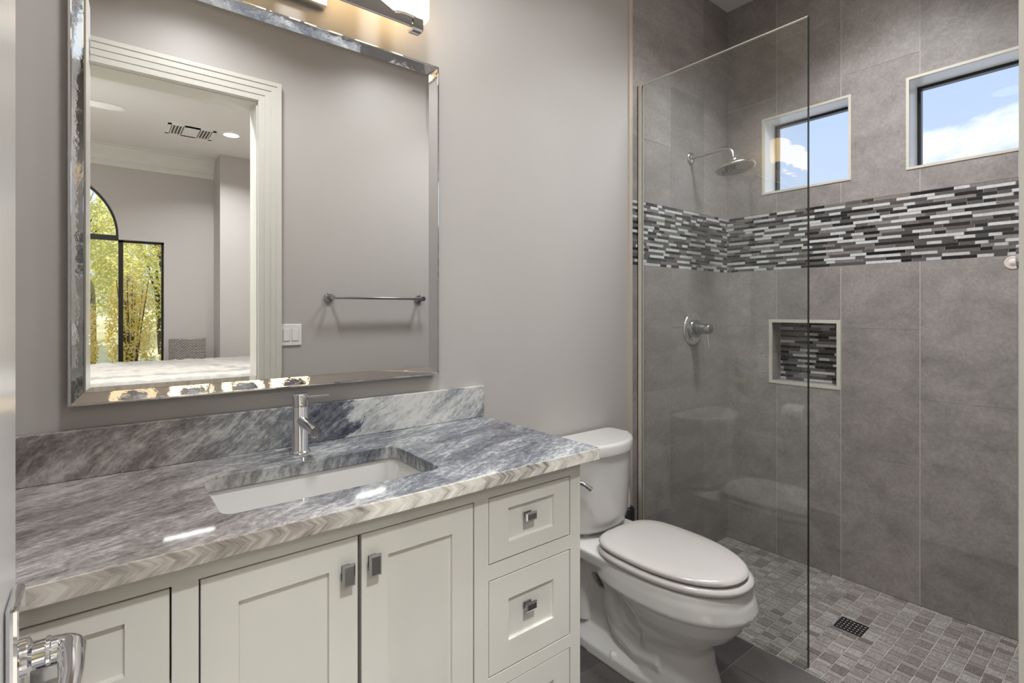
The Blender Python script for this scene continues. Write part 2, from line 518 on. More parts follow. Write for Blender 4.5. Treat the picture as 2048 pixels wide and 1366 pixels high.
# ------------------------------------------------------------------ room shell
mb = MB(); mb.box(XW - 0.12, XE + 0.2, 0, 0.14, -0.02, 3.15)
struct(mb.build('wall_north', M['paint']))
mb = MB(); mb.box(XW - 0.12, XW, YS, 0, 0, CZ); struct(mb.build('wall_west', M['paint']))
mb = MB()
wx = XE + T
holed_wall(mb, -1.70, 0.0, 0, 3.15, [W1, W2, NI], lambda a, b, c, d: mb.box(wx, wx + 0.2, a, b, c, d))
mb.box(wx + 0.10, wx + 0.2, NI[0], NI[1], NI[2], NI[3])
WE = struct(mb.build('wall_east', M['paint']))
DX0, DX1, DZ = -0.112, 0.652, 2.392
mb = MB()
mb.box(-3.2, DX0 - 0.018, YS - 0.145, YS, 0, 3.15); mb.box(DX1 + 0.018, 3.0, YS - 0.145, YS, 0, 3.15)
mb.box(DX0 - 0.018, DX1 + 0.018, YS - 0.145, YS, DZ + 0.018, 3.15)
WS = struct(mb.build('wall_south', M['paint']))
mb = MB(); mb.box(XW - 0.1, XE + 0.15, YS - 0.001, 0.001, CZ, CZ + 0.09); struct(mb.build('ceiling', M['ceil']))

# bathroom floor: slate tiles 305 x 610 in running bond
mb = MB()
mb.box(XW - 0.1, 1.963, YS - 0.146, 0, -0.06, -0.002, mi=1)
g = 0.0025
rows = [0.0, -0.265, -0.572, -0.879, -1.186, -1.493, -1.631]
for i in range(len(rows) - 1):
    off = 1.788 if i % 2 == 0 else 1.788 - 0.305
    xs = [XW] + [off + k * 0.61 for k in range(-5, 3) if XW < off + k * 0.61 < 1.96] + [1.962]
    for a, b in zip(xs[:-1], xs[1:]):
        mb.box(a + g / 2, b - g / 2, rows[i + 1] + g / 2, rows[i] - g / 2, -0.004, 0, tone=random.random())
struct(mb.build('floor', [M['ftile'], M['fgrout']]))

# shower floor mosaic: squares and half strips, shifted from row to row
mb = MB()
X0, X1 = 1.966, XE
mb.box(1.963, XE + 0.02, YS, 0, -0.06, -0.0025, mi=2)
DR = (2.335, 2.431, -0.806, -0.710)
pu, sq, hf = 0.050, 0.049, 0.0255
k = 0; y = 0.0
while y > YS + 0.004:
    y0 = max(y - pu, YS)
    x = X0 - (k % 2) * 0.5 * (sq + hf) - random.uniform(0, 0.003)
    sqr = True
    while x < X1:
        L = sq if sqr else hf
        a, b = max(x, X0), min(x + L, X1)
        if b - a > 0.006:
            jt = random.uniform(-0.0008, 0.0008)
            for (c0, c1, d0, d1) in subtract((a + 0.0015, b - 0.0015, y0 + 0.0015 + jt, y - 0.0015 + jt), [(DR[0] - .002, DR[1] + .002, DR[2] - .002, DR[3] + .002)]):
                mb.box(c0, c1, d0, d1, -0.005, 0.0, mi=(0 if sqr else 1), tone=random.random())
        x += L; sqr = not sqr
    y -= pu; k += 1
struct(mb.build('floor_shower', [M['fmx'], M['fmy'], M['fgrout']]))


# ---- wall tile cladding
def clad(mk, cols, zoffs, holes, u0, u1, z0, z1):
    """cols: list of joints in u; zoffs: per column list of joints in z"""
    gg = 0.003
    for i in range(len(cols) - 1):
        zs = [z0] + [z for z in zoffs[i] if z0 + 0.01 < z < z1 - 0.01] + [z1]
        for a, b in zip(zs[:-1], zs[1:]):
            t = random.random()
            for r in subtract((cols[i] + gg / 2, cols[i + 1] - gg / 2, a + gg / 2, b - gg / 2), holes):
                mk(*r, t)


B0, B1 = 1.497, 1.799          # mosaic accent band
ZA = [0.0, 0.6, 1.197, 2.406]
ZB = [0.29, 0.895, 2.10, 2.70]
mb = MB()
cols = [-1.485, -1.196, -0.889, -0.583, -0.281, 0.0]
zz = [ZA, ZB, ZA, ZB, ZA]
hol = [W1, W2, NI]
for (a, b) in ((0.0, B0), (B1, CZ)):
    clad(lambda u0, u1, v0, v1, t: mb.box(XE, XE + 0.006, u0, u1, v0, v1, tone=t), cols, zz, hol, -1.485, 0, a, b)
holed_wall(mb, -1.485, 0, 0, CZ, hol, lambda a, b, c, d: mb.box(XE + 0.0015, wx, a, b, c, d, mi=1))
mb.build('tile_cladding', [M['tile'], M['grout']], WE)
mb = MB()
cols = [1.937, 2.241, 2.542, XE]
zz = [ZB, ZA, ZB]
for (a, b) in ((0.0, B0), (B1, CZ)):
    clad(lambda u0, u1, v0, v1, t: mb.box(u0, u1, -0.008, -0.002, v0, v1, tone=t), cols, zz, [], 1.937, XE, a, b)
mb.box(1.937, XE, -0.0065, 0.0, 0, CZ, mi=1)
WN = bpy.data.objects['wall_north']
mb.build('tile_cladding', [M['tile'], M['grout']], WN)
mb = MB()
for (a, b) in ((0.0, B0), (B1, CZ)):
    clad(lambda u0, u1, v0, v1, t: mb.box(u0, u1, YS + 0.002, YS + 0.008, v0, v1, tone=t), cols, zz, [], 1.937, XE, a, b)
mb.box(1.937, XE, YS, YS + 0.0065, 0, CZ, mi=1)
mb.build('tile_cladding', [M['tile'], M['grout']], WS)


def mosaic(mk, u0, u1, v0, v1, rows):
    h = (v1 - v0) / rows
    last = None; above = []
    for r in range(rows):
        u = u0; c0 = v0 + r * h
        u -= random.uniform(0, 0.06)
        row = []
        while u < u1:
            L = random.choice((0.04, 0.05, 0.066, 0.09, 0.115, 0.135, 0.15))
            a, b = max(u, u0), min(u + L, u1)
            if b - a > 0.004:
                bad = {last} | {q[2] for q in above if q[0] < b - 0.01 and q[1] > a + 0.01 and min(q[1], b) - max(q[0], a) > 0.35 * (b - a)}
                wts = [0.0 if q in bad else w_ for q, w_ in enumerate((0.32, 0.28, 0.10, 0.30))]
                if sum(wts) == 0: wts = [1, 1, 1, 1]
                mi = random.choices((0, 1, 2, 3), wts)[0]
                last = mi; row.append((a, b, mi))
                mk(a + 0.0008, b - 0.0008, c0 + 0.0008, c0 + h - 0.0008, mi, random.random())
            u += L
        above = row


MM = [M['mos_black'], M['mos_dark'], M['mos_mid'], M['mos_white'], M['grout']]
mb = MB()
mosaic(lambda a, b, c, d, mi, t: mb.box(XE, XE + 0.006, a, b, c, d, mi=mi, tone=t), -1.485, -0.002, B0, B1, 22)
mb.build('mosaic_band', MM, WE)
mb = MB()
mosaic(lambda a, b, c, d, mi, t: mb.box(a, b, -0.008, -0.002, c, d, mi=mi, tone=t), 1.939, XE - 0.001, B0, B1, 22)
mb.build('mosaic_band', MM, WN)
# niche: tiled sides, mosaic back, pale metal edge trim
mb = MB()
nx = wx + 0.10
mosaic(lambda a, b, c, d, mi, t: mb.box(nx - 0.007, nx - 0.001, a, b, c, d, mi=mi, tone=t), NI[0] + 0.014, NI[1] - 0.014, NI[2] + 0.014, NI[3] - 0.014, 22)
mb.box(nx - 0.004, nx, NI[0], NI[1], NI[2], NI[3], mi=4)
mb.build('niche_mosaic', MM, WE)
mb = MB()
for (a, b, c, d) in ((NI[0], NI[0] + 0.012, NI[2], NI[3]), (NI[1] - 0.012, NI[1], NI[2], NI[3]), (NI[0], NI[1], NI[2], NI[2] + 0.012), (NI[0], NI[1], NI[3] - 0.012, NI[3])):
    mb.box(XE + 0.002, nx - 0.001, a, b, c, d, tone=0.4)
mb.build('niche_lining', [M['tile']], WE)


def edge_trim(r, wdt, x0, x1):
    mb = MB()
    y0, y1, z0, z1 = r
    R = []
    for (o, x) in ((0, x1), (0, x0), (wdt, x0), (wdt, x1)):
        R.append([(x, y0 + o, z0 + o), (x, y1 - o, z0 + o), (x, y1 - o, z1 - o), (x, y0 + o, z1 - o)])
    mb.loft(R, smooth=False, closed=True)
    return mb


edge_trim(NI, 0.016, XE - 0.003, XE + 0.006).build('niche_trim', M['alu'], WE)
for i, r in enumerate((W1, W2)):
    wn = struct(thing('window_%d' % (i + 1), None, None, (wx, (r[0] + r[1]) / 2, (r[2] + r[3]) / 2)))
    edge_trim(r, 0.011, XE - 0.003, wx + 0.004).build('edge_trim', M['alu'], wn)
    mb = MB()   # white reveal
    q = (r[0] + 0.002, r[1] - 0.002, r[2] + 0.002, r[3] - 0.002)
    for (a, b, c, d) in ((q[0], q[0] + 0.008, q[2], q[3]), (q[1] - 0.008, q[1], q[2], q[3]), (q[0], q[1], q[2], q[2] + 0.008), (q[0], q[1], q[3] - 0.008, q[3])):
        mb.box(wx + 0.004, wx + 0.19, a, b, c, d)
    mb.build('reveal', M['white'], wn)
    f = (r[0] + 0.010, r[1] - 0.010, r[2] + 0.010, r[3] - 0.010)
    fr = edge_trim(f, 0.013, wx + 0.120, wx + 0.150).build('frame', M['black'], wn)
    mb = MB(); mb.box(wx + 0.135, wx + 0.140, f[0] + 0.012, f[1] - 0.012, f[2] + 0.012, f[3] - 0.012)
    mb.build('pane', M['wglass'], wn)

# metal edge of the tile + jamb strip between paint and shower
mb = MB(); mb.box(1.915, 1.937, -0.0095, 0.0, 0, CZ)
struct(mb.build('trim_1', simple('tile_edge_trim', srgb(196, 184, 172), 0.4, noise=0.02)))

# ---- doorway: casing with stepped profile, jamb lining
prof = [(0.0, 0.0), (0.0, 0.020), (0.004, 0.024), (0.030, 0.025), (0.033, 0.029), (0.060, 0.030), (0.063, 0.034), (0.088, 0.034), (0.092, 0.0385), (0.112, 0.0385), (0.114, 0.035), (0.114, 0.0)]


def casing(y, sgn, name, parent=None):
    mb = MB()
    i0, i1, iz = DX0 - 0.004, DX1 + 0.005, DZ + 0.004
    stations = []
    for (k) in range(4):
        ring = []
        for (o, t) in prof:
            yy = y + sgn * t
            ring.append({0: (i0 - o, yy, 0.0), 1: (i0 - o, yy, iz + o), 2: (i1 + o, yy, iz + o), 3: (i1 + o, yy, 0.0)}[k])
        stations.append(ring)
    mb.loft(stations, smooth=False)
    return mb.build(name, M['trim'], parent)


struct(casing(YS, 1, 'trim_2'))
struct(casing(YS - 0.145, -1, 'trim_3'))
mb = MB()
mb.box(DX0 - 0.018, DX0, YS - 0.145, YS, 0, DZ); mb.box(DX1, DX1 + 0.018, YS - 0.145, YS, 0, DZ)
mb.box(DX0 - 0.018, DX1 + 0.018, YS - 0.145, YS, DZ, DZ + 0.018)
struct(mb.build('trim_4', M['trim']))

# ---- open door leaf at the left with its lever handle
door = struct(thing('door_1', 'white panelled door standing open at the left edge of the doorway', 'door', (-0.095, -1.47, 0)))
mb = MB()
lx0, lx1, ly0, ly1 = -0.111, -0.075, -1.482, -0.728
S = 0.118
zr = [0.012, 0.25, 1.02, 1.16, 2.26, 2.38]
mb.box(lx0, lx1, ly0, ly0 + S, zr[0], zr[5]); mb.box(lx0, lx1, ly1 - S, ly1, zr[0], zr[5])
for a, b in ((0, 1), (2, 3), (4, 5)):
    mb.box(lx0, lx1, ly0 + S, ly1 - S, zr[a], zr[b])
mb.build('door_leaf', M['doorpaint'], door)
for a, b in ((zr[1], zr[2]), (zr[3], zr[4])):
    mb = MB()
    mb.box(lx0 + 0.012, lx1 - 0.012, ly0 + S - 0.004, ly1 - S + 0.004, a - 0.004, b + 0.004)
    for (o, t) in ((0.0, 0.004), (0.014, 0.008)):
        y0, y1, z0, z1 = ly0 + S + o, ly1 - S - o, a + o, b - o
        for (p, q, r_, s_) in ((y0, y0 + 0.012, z0, z1), (y1 - 0.012, y1, z0, z1), (y0, y1, z0, z0 + 0.012), (y0, y1, z1 - 0.012, z1)):
            mb.box(lx0 + t, lx1 - t, p, q, r_, s_)
    mb.build('panel', M['doorpaint'], door)
# lever
hy, hz = -0.790, 0.914
mb = MB(); mb.box(-0.0745, -0.064, hy - 0.033, hy + 0.033, hz - 0.080, hz + 0.068, bev=0.004, seg=2)
mb.build('escutcheon', M['chrome'], door)
mb = MB()
mb.lathe([(0.019, 0), (0.019, 0.005), (0.013, 0.008), (0.0125, 0.018), (0.0145, 0.019), (0.0145, 0.022), (0.0125, 0.023), (0.0125, 0.028)], (-0.064, hy, hz), 'X', 24)
pts = []
for k in range(9):
    a = PI / 2 * k / 8
    pts.append((-0.037 + 0.014 * math.sin(a), hy - 0.014 + 0.014 * math.cos(a), hz))
pts += [(-0.023, hy - 0.035, hz), (-0.0225, hy - 0.065, hz - 0.002), (-0.025, hy - 0.10, hz - 0.003), (-0.028, hy - 0.118, hz - 0.003)]
mb.tube(pts, [0.0122] * 9 + [0.0118, 0.0105, 0.0098, 0.007], 18)
mb.build('lever', M['chrome'], door)

# ------------------------------------------------------------------ vanity cabinet
YF = -0.528
CX0, CX1 = -0.226, 1.049
van = thing('vanity_cabinet', 'cream painted vanity cabinet with two doors and drawer stacks under the marble top', 'cabinet', (0.41, -0.27, 0))
mb = MB()
mb.box(CX0 + 0.019, CX1 - 0.019, -0.015, -0.003, 0.0, 0.865)
mb.box(CX0 + 0.019, CX1 - 0.019, YF + 0.0215, -0.016, 0.08, 0.10)
for xx in (0.101, 0.702):
    mb.box(xx, xx + 0.018, YF + 0.0215, -0.016, 0.101, 0.865)
for dx in ((CX0 + 0.019, 0.10), (0.721, CX1 - 0.019)):
    mb.box(dx[0], dx[1], YF + 0.0215, -0.016, 0.84, 0.865)
    mb.box(dx[0], dx[1], YF + 0.0215, YF + 0.03, 0.101, 0.839)
mb.box(0.120, 0.701, YF + 0.0215, YF + 0.03, 0.101, 0.6)
o = mb.build('carcass', [M['dark']], van)
for a, b in ((CX1 - 0.018, CX1), (CX0, CX0 + 0.018)):
    mb = MB(); mb.box(a, b, YF + 0.0201, -0.003, 0.0, 0.866); mb.build('end_panel', M['cab'], van)
DRX = ((-0.187, 0.092), (0.733, 1.011))
DOORX = ((0.130, 0.4105), (0.4125, 0.692))
drz = ((0.664, 0.828), (0.391, 0.627), (0.105, 0.357))
mb = MB()
fy0, fy1 = YF, YF + 0.02
for a, b in ((CX0, DRX[0][0]), (DRX[0][1], DOORX[0][0]), (DOORX[1][1], DRX[1][0]), (DRX[1][1], CX1)):
    mb.box(a, b, fy0, fy1, 0.105, 0.828)
mb.box(CX0, CX1, fy0, fy1, 0.828, 0.866); mb.box(CX0, CX1, fy0, fy1, 0.0, 0.105)
for dx in DRX:
    mb.box(dx[0], dx[1], fy0, fy1, 0.627, 0.664); mb.box(dx[0], dx[1], fy0, fy1, 0.357, 0.391)
mb.build('face_frame', M['cab'], van)


def shaker(x0, x1, z0, z1, sw, rt, rb, mb, dep=0.006):
    """frame and recessed flat panel with stepped bead, front at YF"""
    gp = 0.0029
    x0 += gp; x1 -= gp; z0 += gp; z1 -= gp
    y0, y1 = YF + 0.0005, YF + 0.0205
    a0, a1, c0, c1 = x0 + sw, x1 - sw, z0 + rb, z1 - rt
    ring = []
    for (e, yy) in ((0, y1), (0, y0 + 0.001), (0.001, y0)):
        ring.append([(x0 + e, yy, z0 + e), (x1 - e, yy, z0 + e), (x1 - e, yy, z1 - e), (x0 + e, yy, z1 - e)])
    for (e, yy) in ((0.0, y0), (0.0008, y0 + 0.0075), (0.003, y0 + 0.0085)):
        ring.append([(a0 + e, yy, c0 + e), (a1 - e, yy, c0 + e), (a1 - e, yy, c1 - e), (a0 + e, yy, c1 - e)])
    mb.loft(ring, True, True, smooth=False)


def knob(cx, cz, w_, h_, parent, y=YF):
    mb = MB()
    mb.box(cx - w_ * 0.36, cx + w_ * 0.36, y - 0.003, y + 0.0015, cz - h_ * 0.36, cz + h_ * 0.36, bev=0.0008)
    mb.box(cx - w_ * 0.22, cx + w_ * 0.22, y - 0.016, y - 0.002, cz - h_ * 0.22, cz + h_ * 0.22)
    R = []
    for (s, yy) in ((0.97, y - 0.0145), (1.0, y - 0.016), (1.0, y - 0.019), (0.90, y - 0.0215)):
        e = (1 - s) * min(w_, h_) / 2 if s > 0.95 else 0.0035
        R.append([(cx - w_ / 2 + e, yy, cz - h_ / 2 + e), (cx + w_ / 2 - e, yy, cz - h_ / 2 + e), (cx + w_ / 2 - e, yy, cz + h_ / 2 - e), (cx - w_ / 2 + e, yy, cz + h_ / 2 - e)])
    mb.loft(R, smooth=False)
    return mb.build('knob', M['dchrome'], parent)


for i, dx in enumerate(DOORX):
    mb = MB(); shaker(dx[0], dx[1], 0.105, 0.828, 0.058, 0.056, 0.058, mb)
    d = mb.build('door', M['cab'], van)
    knob((0.382, 0.437)[i], (0.760, 0.764)[i], 0.025, 0.043, d)
for dx in DRX:
    for j, (z0, z1) in enumerate(drz):
        mb = MB()
        shaker(dx[0], dx[1], z0, z1, 0.059, (0.035, 0.060, 0.060)[j], (0.039, 0.066, 0.066)[j], mb)
        d = mb.build('drawer', M['cab'], van)
        knob((dx[0] + dx[1]) / 2 - 0.012, ((0.757, 0.527, 0.235)[j]), 0.036, 0.021, d, YF + 0.0065)

# ------------------------------------------------------------------ countertop with sink cut-out
KX0, KX1, KY0, KZ0, KZ1 = -0.227, 1.088, -0.566, 0.8665, 0.900
SX = (0.178, 0.648, -0.455, -0.188)
bm = bmesh.new()
outer = [(KX0, KY0), (KX1, KY0), (KX1, -0.001), (KX0, -0.001)]
inner = rrect(*SX, 0.028, 8)
def loopv(pts, z): return [bm.verts.new((p[0], p[1], z)) for p in pts]
ov, iv = loopv(outer, KZ1), loopv(inner, KZ1)
es = [bm.edges.new((L[i], L[(i + 1) % len(L)])) for L in (ov, iv) for i in range(len(L))]
r = bmesh.ops.triangle_fill(bm, use_beauty=True, edges=es)
top = [f for f in bm.faces]
bmesh.ops.recalc_face_normals(bm, faces=top)
if top[0].normal.z < 0: bmesh.ops.reverse_faces(bm, faces=top)
ex = bmesh.ops.extrude_face_region(bm, geom=top)
for v in [g_ for g_ in ex['geom'] if isinstance(g_, bmesh.types.BMVert)]: v.co.z = KZ0
bmesh.ops.recalc_face_normals(bm, faces=bm.faces)
for f in bm.faces:
    f.normal_update()
    c = f.calc_center_median()
    if abs(f.normal.z) < 0.5 and (c.y < KY0 + 0.01 or c.x > KX1 - 0.01): f.material_index = 1
me = bpy.data.meshes.new('countertop'); bm.to_mesh(me); bm.free()
for x in (M['marble'], M['marble_edge']): me.materials.append(x)
ct = bpy.data.objects.new('countertop', me); col.objects.link(ct)
tag(ct, 'polished grey veined marble countertop with a cut-out for the sink', 'countertop')
smoothed(ct, 0.0022, 2)
mb = MB(); mb.box(KX0, 1.082, -0.021, -0.0008, KZ1 + 0.0003, 1.011, bev=0.0012)
tag(mb.build('backsplash', M['marble_back']), 'low grey marble backsplash strip standing along the wall behind the faucet', 'backsplash')

# sink basin, undermount
mb = MB()
R = []
for (e, z, rr) in ((-0.020, KZ0 - 0.0008, 0.04), (-0.006, KZ0 - 0.0008, 0.034), (-0.004, KZ0 - 0.006, 0.032), (0.0, 0.80, 0.034), (0.006, 0.765, 0.036), (0.018, 0.745, 0.04), (0.045, 0.735, 0.05), (0.09, 0.731, 0.03)):
    R.append([(p[0], p[1], z) for p in rrect(SX[0] + e, SX[1] - e, SX[2] + e, SX[3] - e, rr, 8)])
for (e, z, rr) in ((0.085, 0.722, 0.03), (0.02, 0.733, 0.045), (-0.010, 0.765, 0.04), (-0.020, 0.84, 0.04)):
    R.append([(p[0], p[1], z) for p in rrect(SX[0] + e, SX[1] - e, SX[2] + e, SX[3] - e, rr, 8)])
mb.loft(R[:8], False, True); 
mb.loft(R[8:] + [R[0]], True, False)
sink = mb.build('sink_basin', M['porc'], recalc=False)
tag(sink, 'white rectangular porcelain undermount sink set in the marble countertop', 'sink')
sx_, sy_ = (SX[0] + SX[1]) / 2, (SX[2] + SX[3]) / 2
mb = MB(); mb.lathe([(0.0, 0.004), (0.014, 0.004), (0.016, 0.002), (0.026, 0.003), (0.028, 0.0)], (sx_, sy_, 0.7315), 'Z', 28)
o = mb.build('drain', M['chrome'], sink)

# ------------------------------------------------------------------ faucet
fa = thing('faucet', 'chrome single-lever faucet standing on the marble behind the sink', 'faucet', (0.42, -0.100, KZ1))
fx, fy = 0.42, -0.100
mb = MB()
mb.lathe([(0.0265, 0.0002), (0.0265, 0.003), (0.024, 0.006), (0.0205, 0.009), (0.0205, 0.122), (0.0195, 0.123), (0.0195, 0.125)], (fx, fy, KZ1), 'Z', 36)
mb.build('body', M['chrome'], fa)
mb = MB()
mb.lathe([(0.019, 0.1252), (0.0205, 0.1256), (0.0205, 0.156), (0.019, 0.1585), (0.0, 0.159)], (fx, fy, KZ1), 'Z', 36)
mb.build('lever_cap', M['chrome'], fa)
mb = MB(); mb.tube([(fx + 0.018, fy - 0.003, KZ1 + 0.147), (fx + 0.072, fy - 0.010, KZ1 + 0.147)], 0.0048, 16)
mb.build('lever', M['dchrome'], fa)
mb = MB()
mb.tube([(fx, fy - 0.012, KZ1 + 0.088), (fx, fy - 0.020, KZ1 + 0.088), (fx + 0.001, fy - 0.125, KZ1 + 0.078)], 0.0125, 24)
mb.lathe([(0.0085, 0), (0.0085, -0.017)], (fx + 0.001, fy - 0.113, KZ1 + 0.079), 'Z', 20)
mb.build('spout', M['chrome'], fa)

# ------------------------------------------------------------------ wall mirror
mir = thing('wall_mirror', 'large rectangular mirror in a sloped silvered frame above the vanity', 'mirror', (0.417, 0, 1.58))
mx0, mx1, mz0, mz1 = -0.056, 0.8895, 1.066, 2.0985


def rect_rings(prof):
    return [[(mx0 + o, y, mz0 + o), (mx1 - o, y, mz0 + o), (mx1 - o, y, mz1 - o), (mx0 + o, y, mz1 - o)] for (o, y) in prof]


mb = MB(); mb.loft(rect_rings([(0.004, -0.0004), (0.0, -0.004), (0.0, -0.029), (0.0015, -0.0315), (0.005, -0.0325), (0.0062, -0.0310), (0.0062, -0.0004)]), smooth=False, closed=True)
mb.build('outer_edge', M['chrome'], mir)
mb = MB(); mb.loft(rect_rings([(0.0063, -0.0305), (0.0270, -0.0084), (0.0270, -0.001), (0.0063, -0.001)]), smooth=False, closed=True)
mb.build('frame', M['wavy'], mir)
mb = MB()
rr_ = rect_rings([(0.0271, -0.0089), (0.0385, -0.0092)])
mb.loft(rr_, False, True, smooth=False)
mb.build('mirror_glass', M['mirror'], mir)

# ------------------------------------------------------------------ vanity light: chrome bar with four oval glass shades
vl = thing('vanity_light', 'chrome bar light with oval frosted glass shades on the wall above the mirror', 'light', (0.42, 0, 2.17))
mb = MB(); mb.box(0.315, 0.518, -0.026, -0.0005, 2.166, 2.28, bev=0.003, seg=2); mb.build('backplate', M['chrome'], vl)
for xx in (0.375, 0.470):
    mb = MB(); mb.tube([(xx, -0.02, 2.19), (xx, -0.112, 2.172)], 0.007, 12)
    mb.build('arm', M['chrome'], vl)
SC = (0.108, 0.316, 0.524, 0.732)
mb = MB()
# flat bar, swelling between the shades
P = []
n = 64
for i in range(n + 1):
    x = 0.062 + (0.778 - 0.062) * i / n
    dmin = min(abs(x - c) for c in SC)
    hgt = 0.010 + 0.022 * min(1, max(0, (dmin - 0.045) / 0.05)) ** 0.8
    P.append((x, hgt))
poly = [(x, 2.148) for x, h in P] + [(x, 2.158 + h) for x, h in reversed(P)]
mb.prism(poly, 'Y', -0.120, -0.110)
mb.box(0.742, 0.780, -0.126, -0.088, 2.138, 2.180, bev=0.005, seg=2)
mb.box(0.060, 0.098, -0.126, -0.088, 2.138, 2.180, bev=0.005, seg=2)
mb.build('bar', M['chrome'], vl)


def oval(cx, cyy, a, b, z, n=40, p=2.3):
    pts = []
    for k in range(n):
        t = 2 * PI * k / n
        c, s = math.cos(t), math.sin(t)
        pts.append((cx + a * math.copysign(abs(c) ** (2 / p), c), cyy + b * math.copysign(abs(s) ** (2 / p), s), z))
    return pts


for i, c in enumerate(SC):
    mb = MB()
    mb.loft([oval(c, -0.100, 0.050, 0.026, 2.1705), oval(c, -0.100, 0.052, 0.027, 2.173), oval(c, -0.100, 0.052, 0.027, 2.1795)])
    mb.build('cap', M['chrome'], vl)
    mb = MB()
    mb.loft([oval(c, -0.100, a, b, z) for a, b, z in ((0.060, 0.033, 2.1800), (0.069, 0.040, 2.183), (0.074, 0.045, 2.192), (0.075, 0.046, 2.21), (0.075, 0.046, 2.31), (0.071, 0.042, 2.315))])
    sh = mb.build('glass_shade', M['shade_off'] if i == 0 else M['shade'], vl)
    sh['label'] = 'dimly glowing frosted glass shade' if i == 0 else 'glowing frosted glass shade'

# ------------------------------------------------------------------ toilet
TX = 1.565
to = thing('toilet', 'white two-piece toilet with closed lid between vanity and shower glass', 'toilet', (TX, -0.4, 0))


def egg(yb, yc, yf, hw, z, n=48, pb=2.8, pf=2.15, cx=TX):
    pts = []
    for k in range(n):
        t = 2 * PI * k / n
        c, s = math.cos(t), math.sin(t)
        p = pb if s > 0 else pf
        d = (yb - yc) if s > 0 else (yc - yf)
        pts.append((cx + hw * math.copysign(abs(c) ** (2 / p), c), yc + d * math.copysign(abs(s) ** (2 / p), s), z))
    return pts


mb = MB()
# bowl and front pedestal
mb.loft([egg(yb, -0.47, yf, hw, z) for (z, yf, hw, yb) in ((0.0, -0.655, 0.128, -0.36), (0.03, -0.648, 0.122, -0.37), (0.10, -0.625, 0.113, -0.39), (0.155, -0.618, 0.110, -0.39), (0.18, -0.628, 0.116, -0.38), (0.205, -0.655, 0.132, -0.36), (0.235, -0.690, 0.152, -0.40), (0.27, -0.718, 0.168, -0.37), (0.30, -0.733, 0.177, -0.32), (0.318, -0.742, 0.182, -0.26), (0.322, -0.756, 0.191, -0.2), (0.33, -0.762, 0.194, -0.2), (0.365, -0.752, 0.190, -0.2), (0.395, -0.738, 0.183, -0.2), (0.402, -0.732, 0.178, -0.2))], smooth=False)
# rear body: foot flange, waist, deck
mb.loft([egg(yb, -0.30, yf, hw, z, pb=5, pf=4) for (z, yb, yf, hw) in ((0.0, -0.08, -0.56, 0.135), (0.035, -0.08, -0.56, 0.132), (0.055, -0.09, -0.56, 0.100), (0.075, -0.10, -0.56, 0.078), (0.20, -0.10, -0.56, 0.070), (0.28, -0.09, -0.56, 0.085), (0.33, -0.06, -0.56, 0.130), (0.362, -0.035, -0.5, 0.172), (0.40, -0.03, -0.5, 0.178), (0.406, -0.035, -0.45, 0.172))], smooth=False)
# trapway swell on either side
for s in (-1, 1):
    x = TX + s * 0.072
    mb.tube([(x, -0.50, 0.10), (x, -0.40, 0.085), (x, -0.31, 0.12), (x, -0.27, 0.19), (x, -0.27, 0.26), (x, -0.22, 0.315), (x, -0.15, 0.30), (x, -0.12, 0.2), (x, -0.12, 0.08)], [0.05, 0.045, 0.04, 0.036, 0.034, 0.036, 0.036, 0.034, 0.034], 14)
bowl = mb.build('bowl', M['porc'], to)
rm = bowl.modifiers.new('r', 'REMESH'); rm.mode = 'VOXEL'; rm.voxel_size = 0.0045
sm = bowl.modifiers.new('s', 'SMOOTH'); sm.factor = 0.5; sm.iterations = 5
cuts = []
for kind in ('cavity', 'mouth'):
    cut = MB()
    if kind == 'mouth':
        cut.lathe([(0.0, -0.16), (0.027, -0.16), (0.024, 0.0), (0.0, 0.0)], (0, 0, 0), 'X', 28)
    else:
        cut.lathe([(0.0, -0.11), (0.03, -0.10), (0.042, -0.05), (0.044, 0.0), (0.042, 0.05), (0.03, 0.10), (0.0, 0.11)], (0, 0, 0), 'Z', 24)
    co = cut.build('cut', M['porc']); cuts.append(co)
    if kind == 'mouth':
        co.scale = (1, 1.35, 1.2); co.rotation_euler = (0.45, 0, 0); co.location = (TX, -0.206, 0.255)
    else:
        co.scale = (1, 1.6, 1.0); co.location = (TX + 0.005, -0.20, 0.215)
    bo = bowl.modifiers.new('b', 'BOOLEAN'); bo.operation = 'DIFFERENCE'; bo.object = co; bo.solver = 'EXACT'
s2 = bowl.modifiers.new('s2', 'SMOOTH'); s2.factor = 0.4; s2.iterations = 2
bpy.context.view_layer.update()
dg = bpy.context.evaluated_depsgraph_get()
me = bpy.data.meshes.new_from_object(bowl.evaluated_get(dg))
bowl.modifiers.clear(); bowl.data = me
for p in me.polygons: p.use_smooth = True
if not me.materials: me.materials.append(M['porc'])
for co in cuts: bpy.data.objects.remove(co)
for s in (-1, 1):
    mb = MB(); mb.lathe([(0.016, 0.03), (0.016, 0.040), (0.014, 0.048), (0.008, 0.053), (0.0, 0.0545)], (TX + s * 0.118, -0.312, 0), 'Z', 20)
    mb.build('bolt_cap', M['white'], to)
mb = MB()
mb.loft([egg(-0.235, -0.44, yf, hw, z, pb=3.4) for (yf, hw, z) in ((-0.732, 0.180, 0.4048), (-0.744, 0.187, 0.408), (-0.749, 0.190, 0.415), (-0.748, 0.189, 0.422), (-0.738, 0.182, 0.4275))])
mb.build('seat', M['seat'], to)
mb = MB()
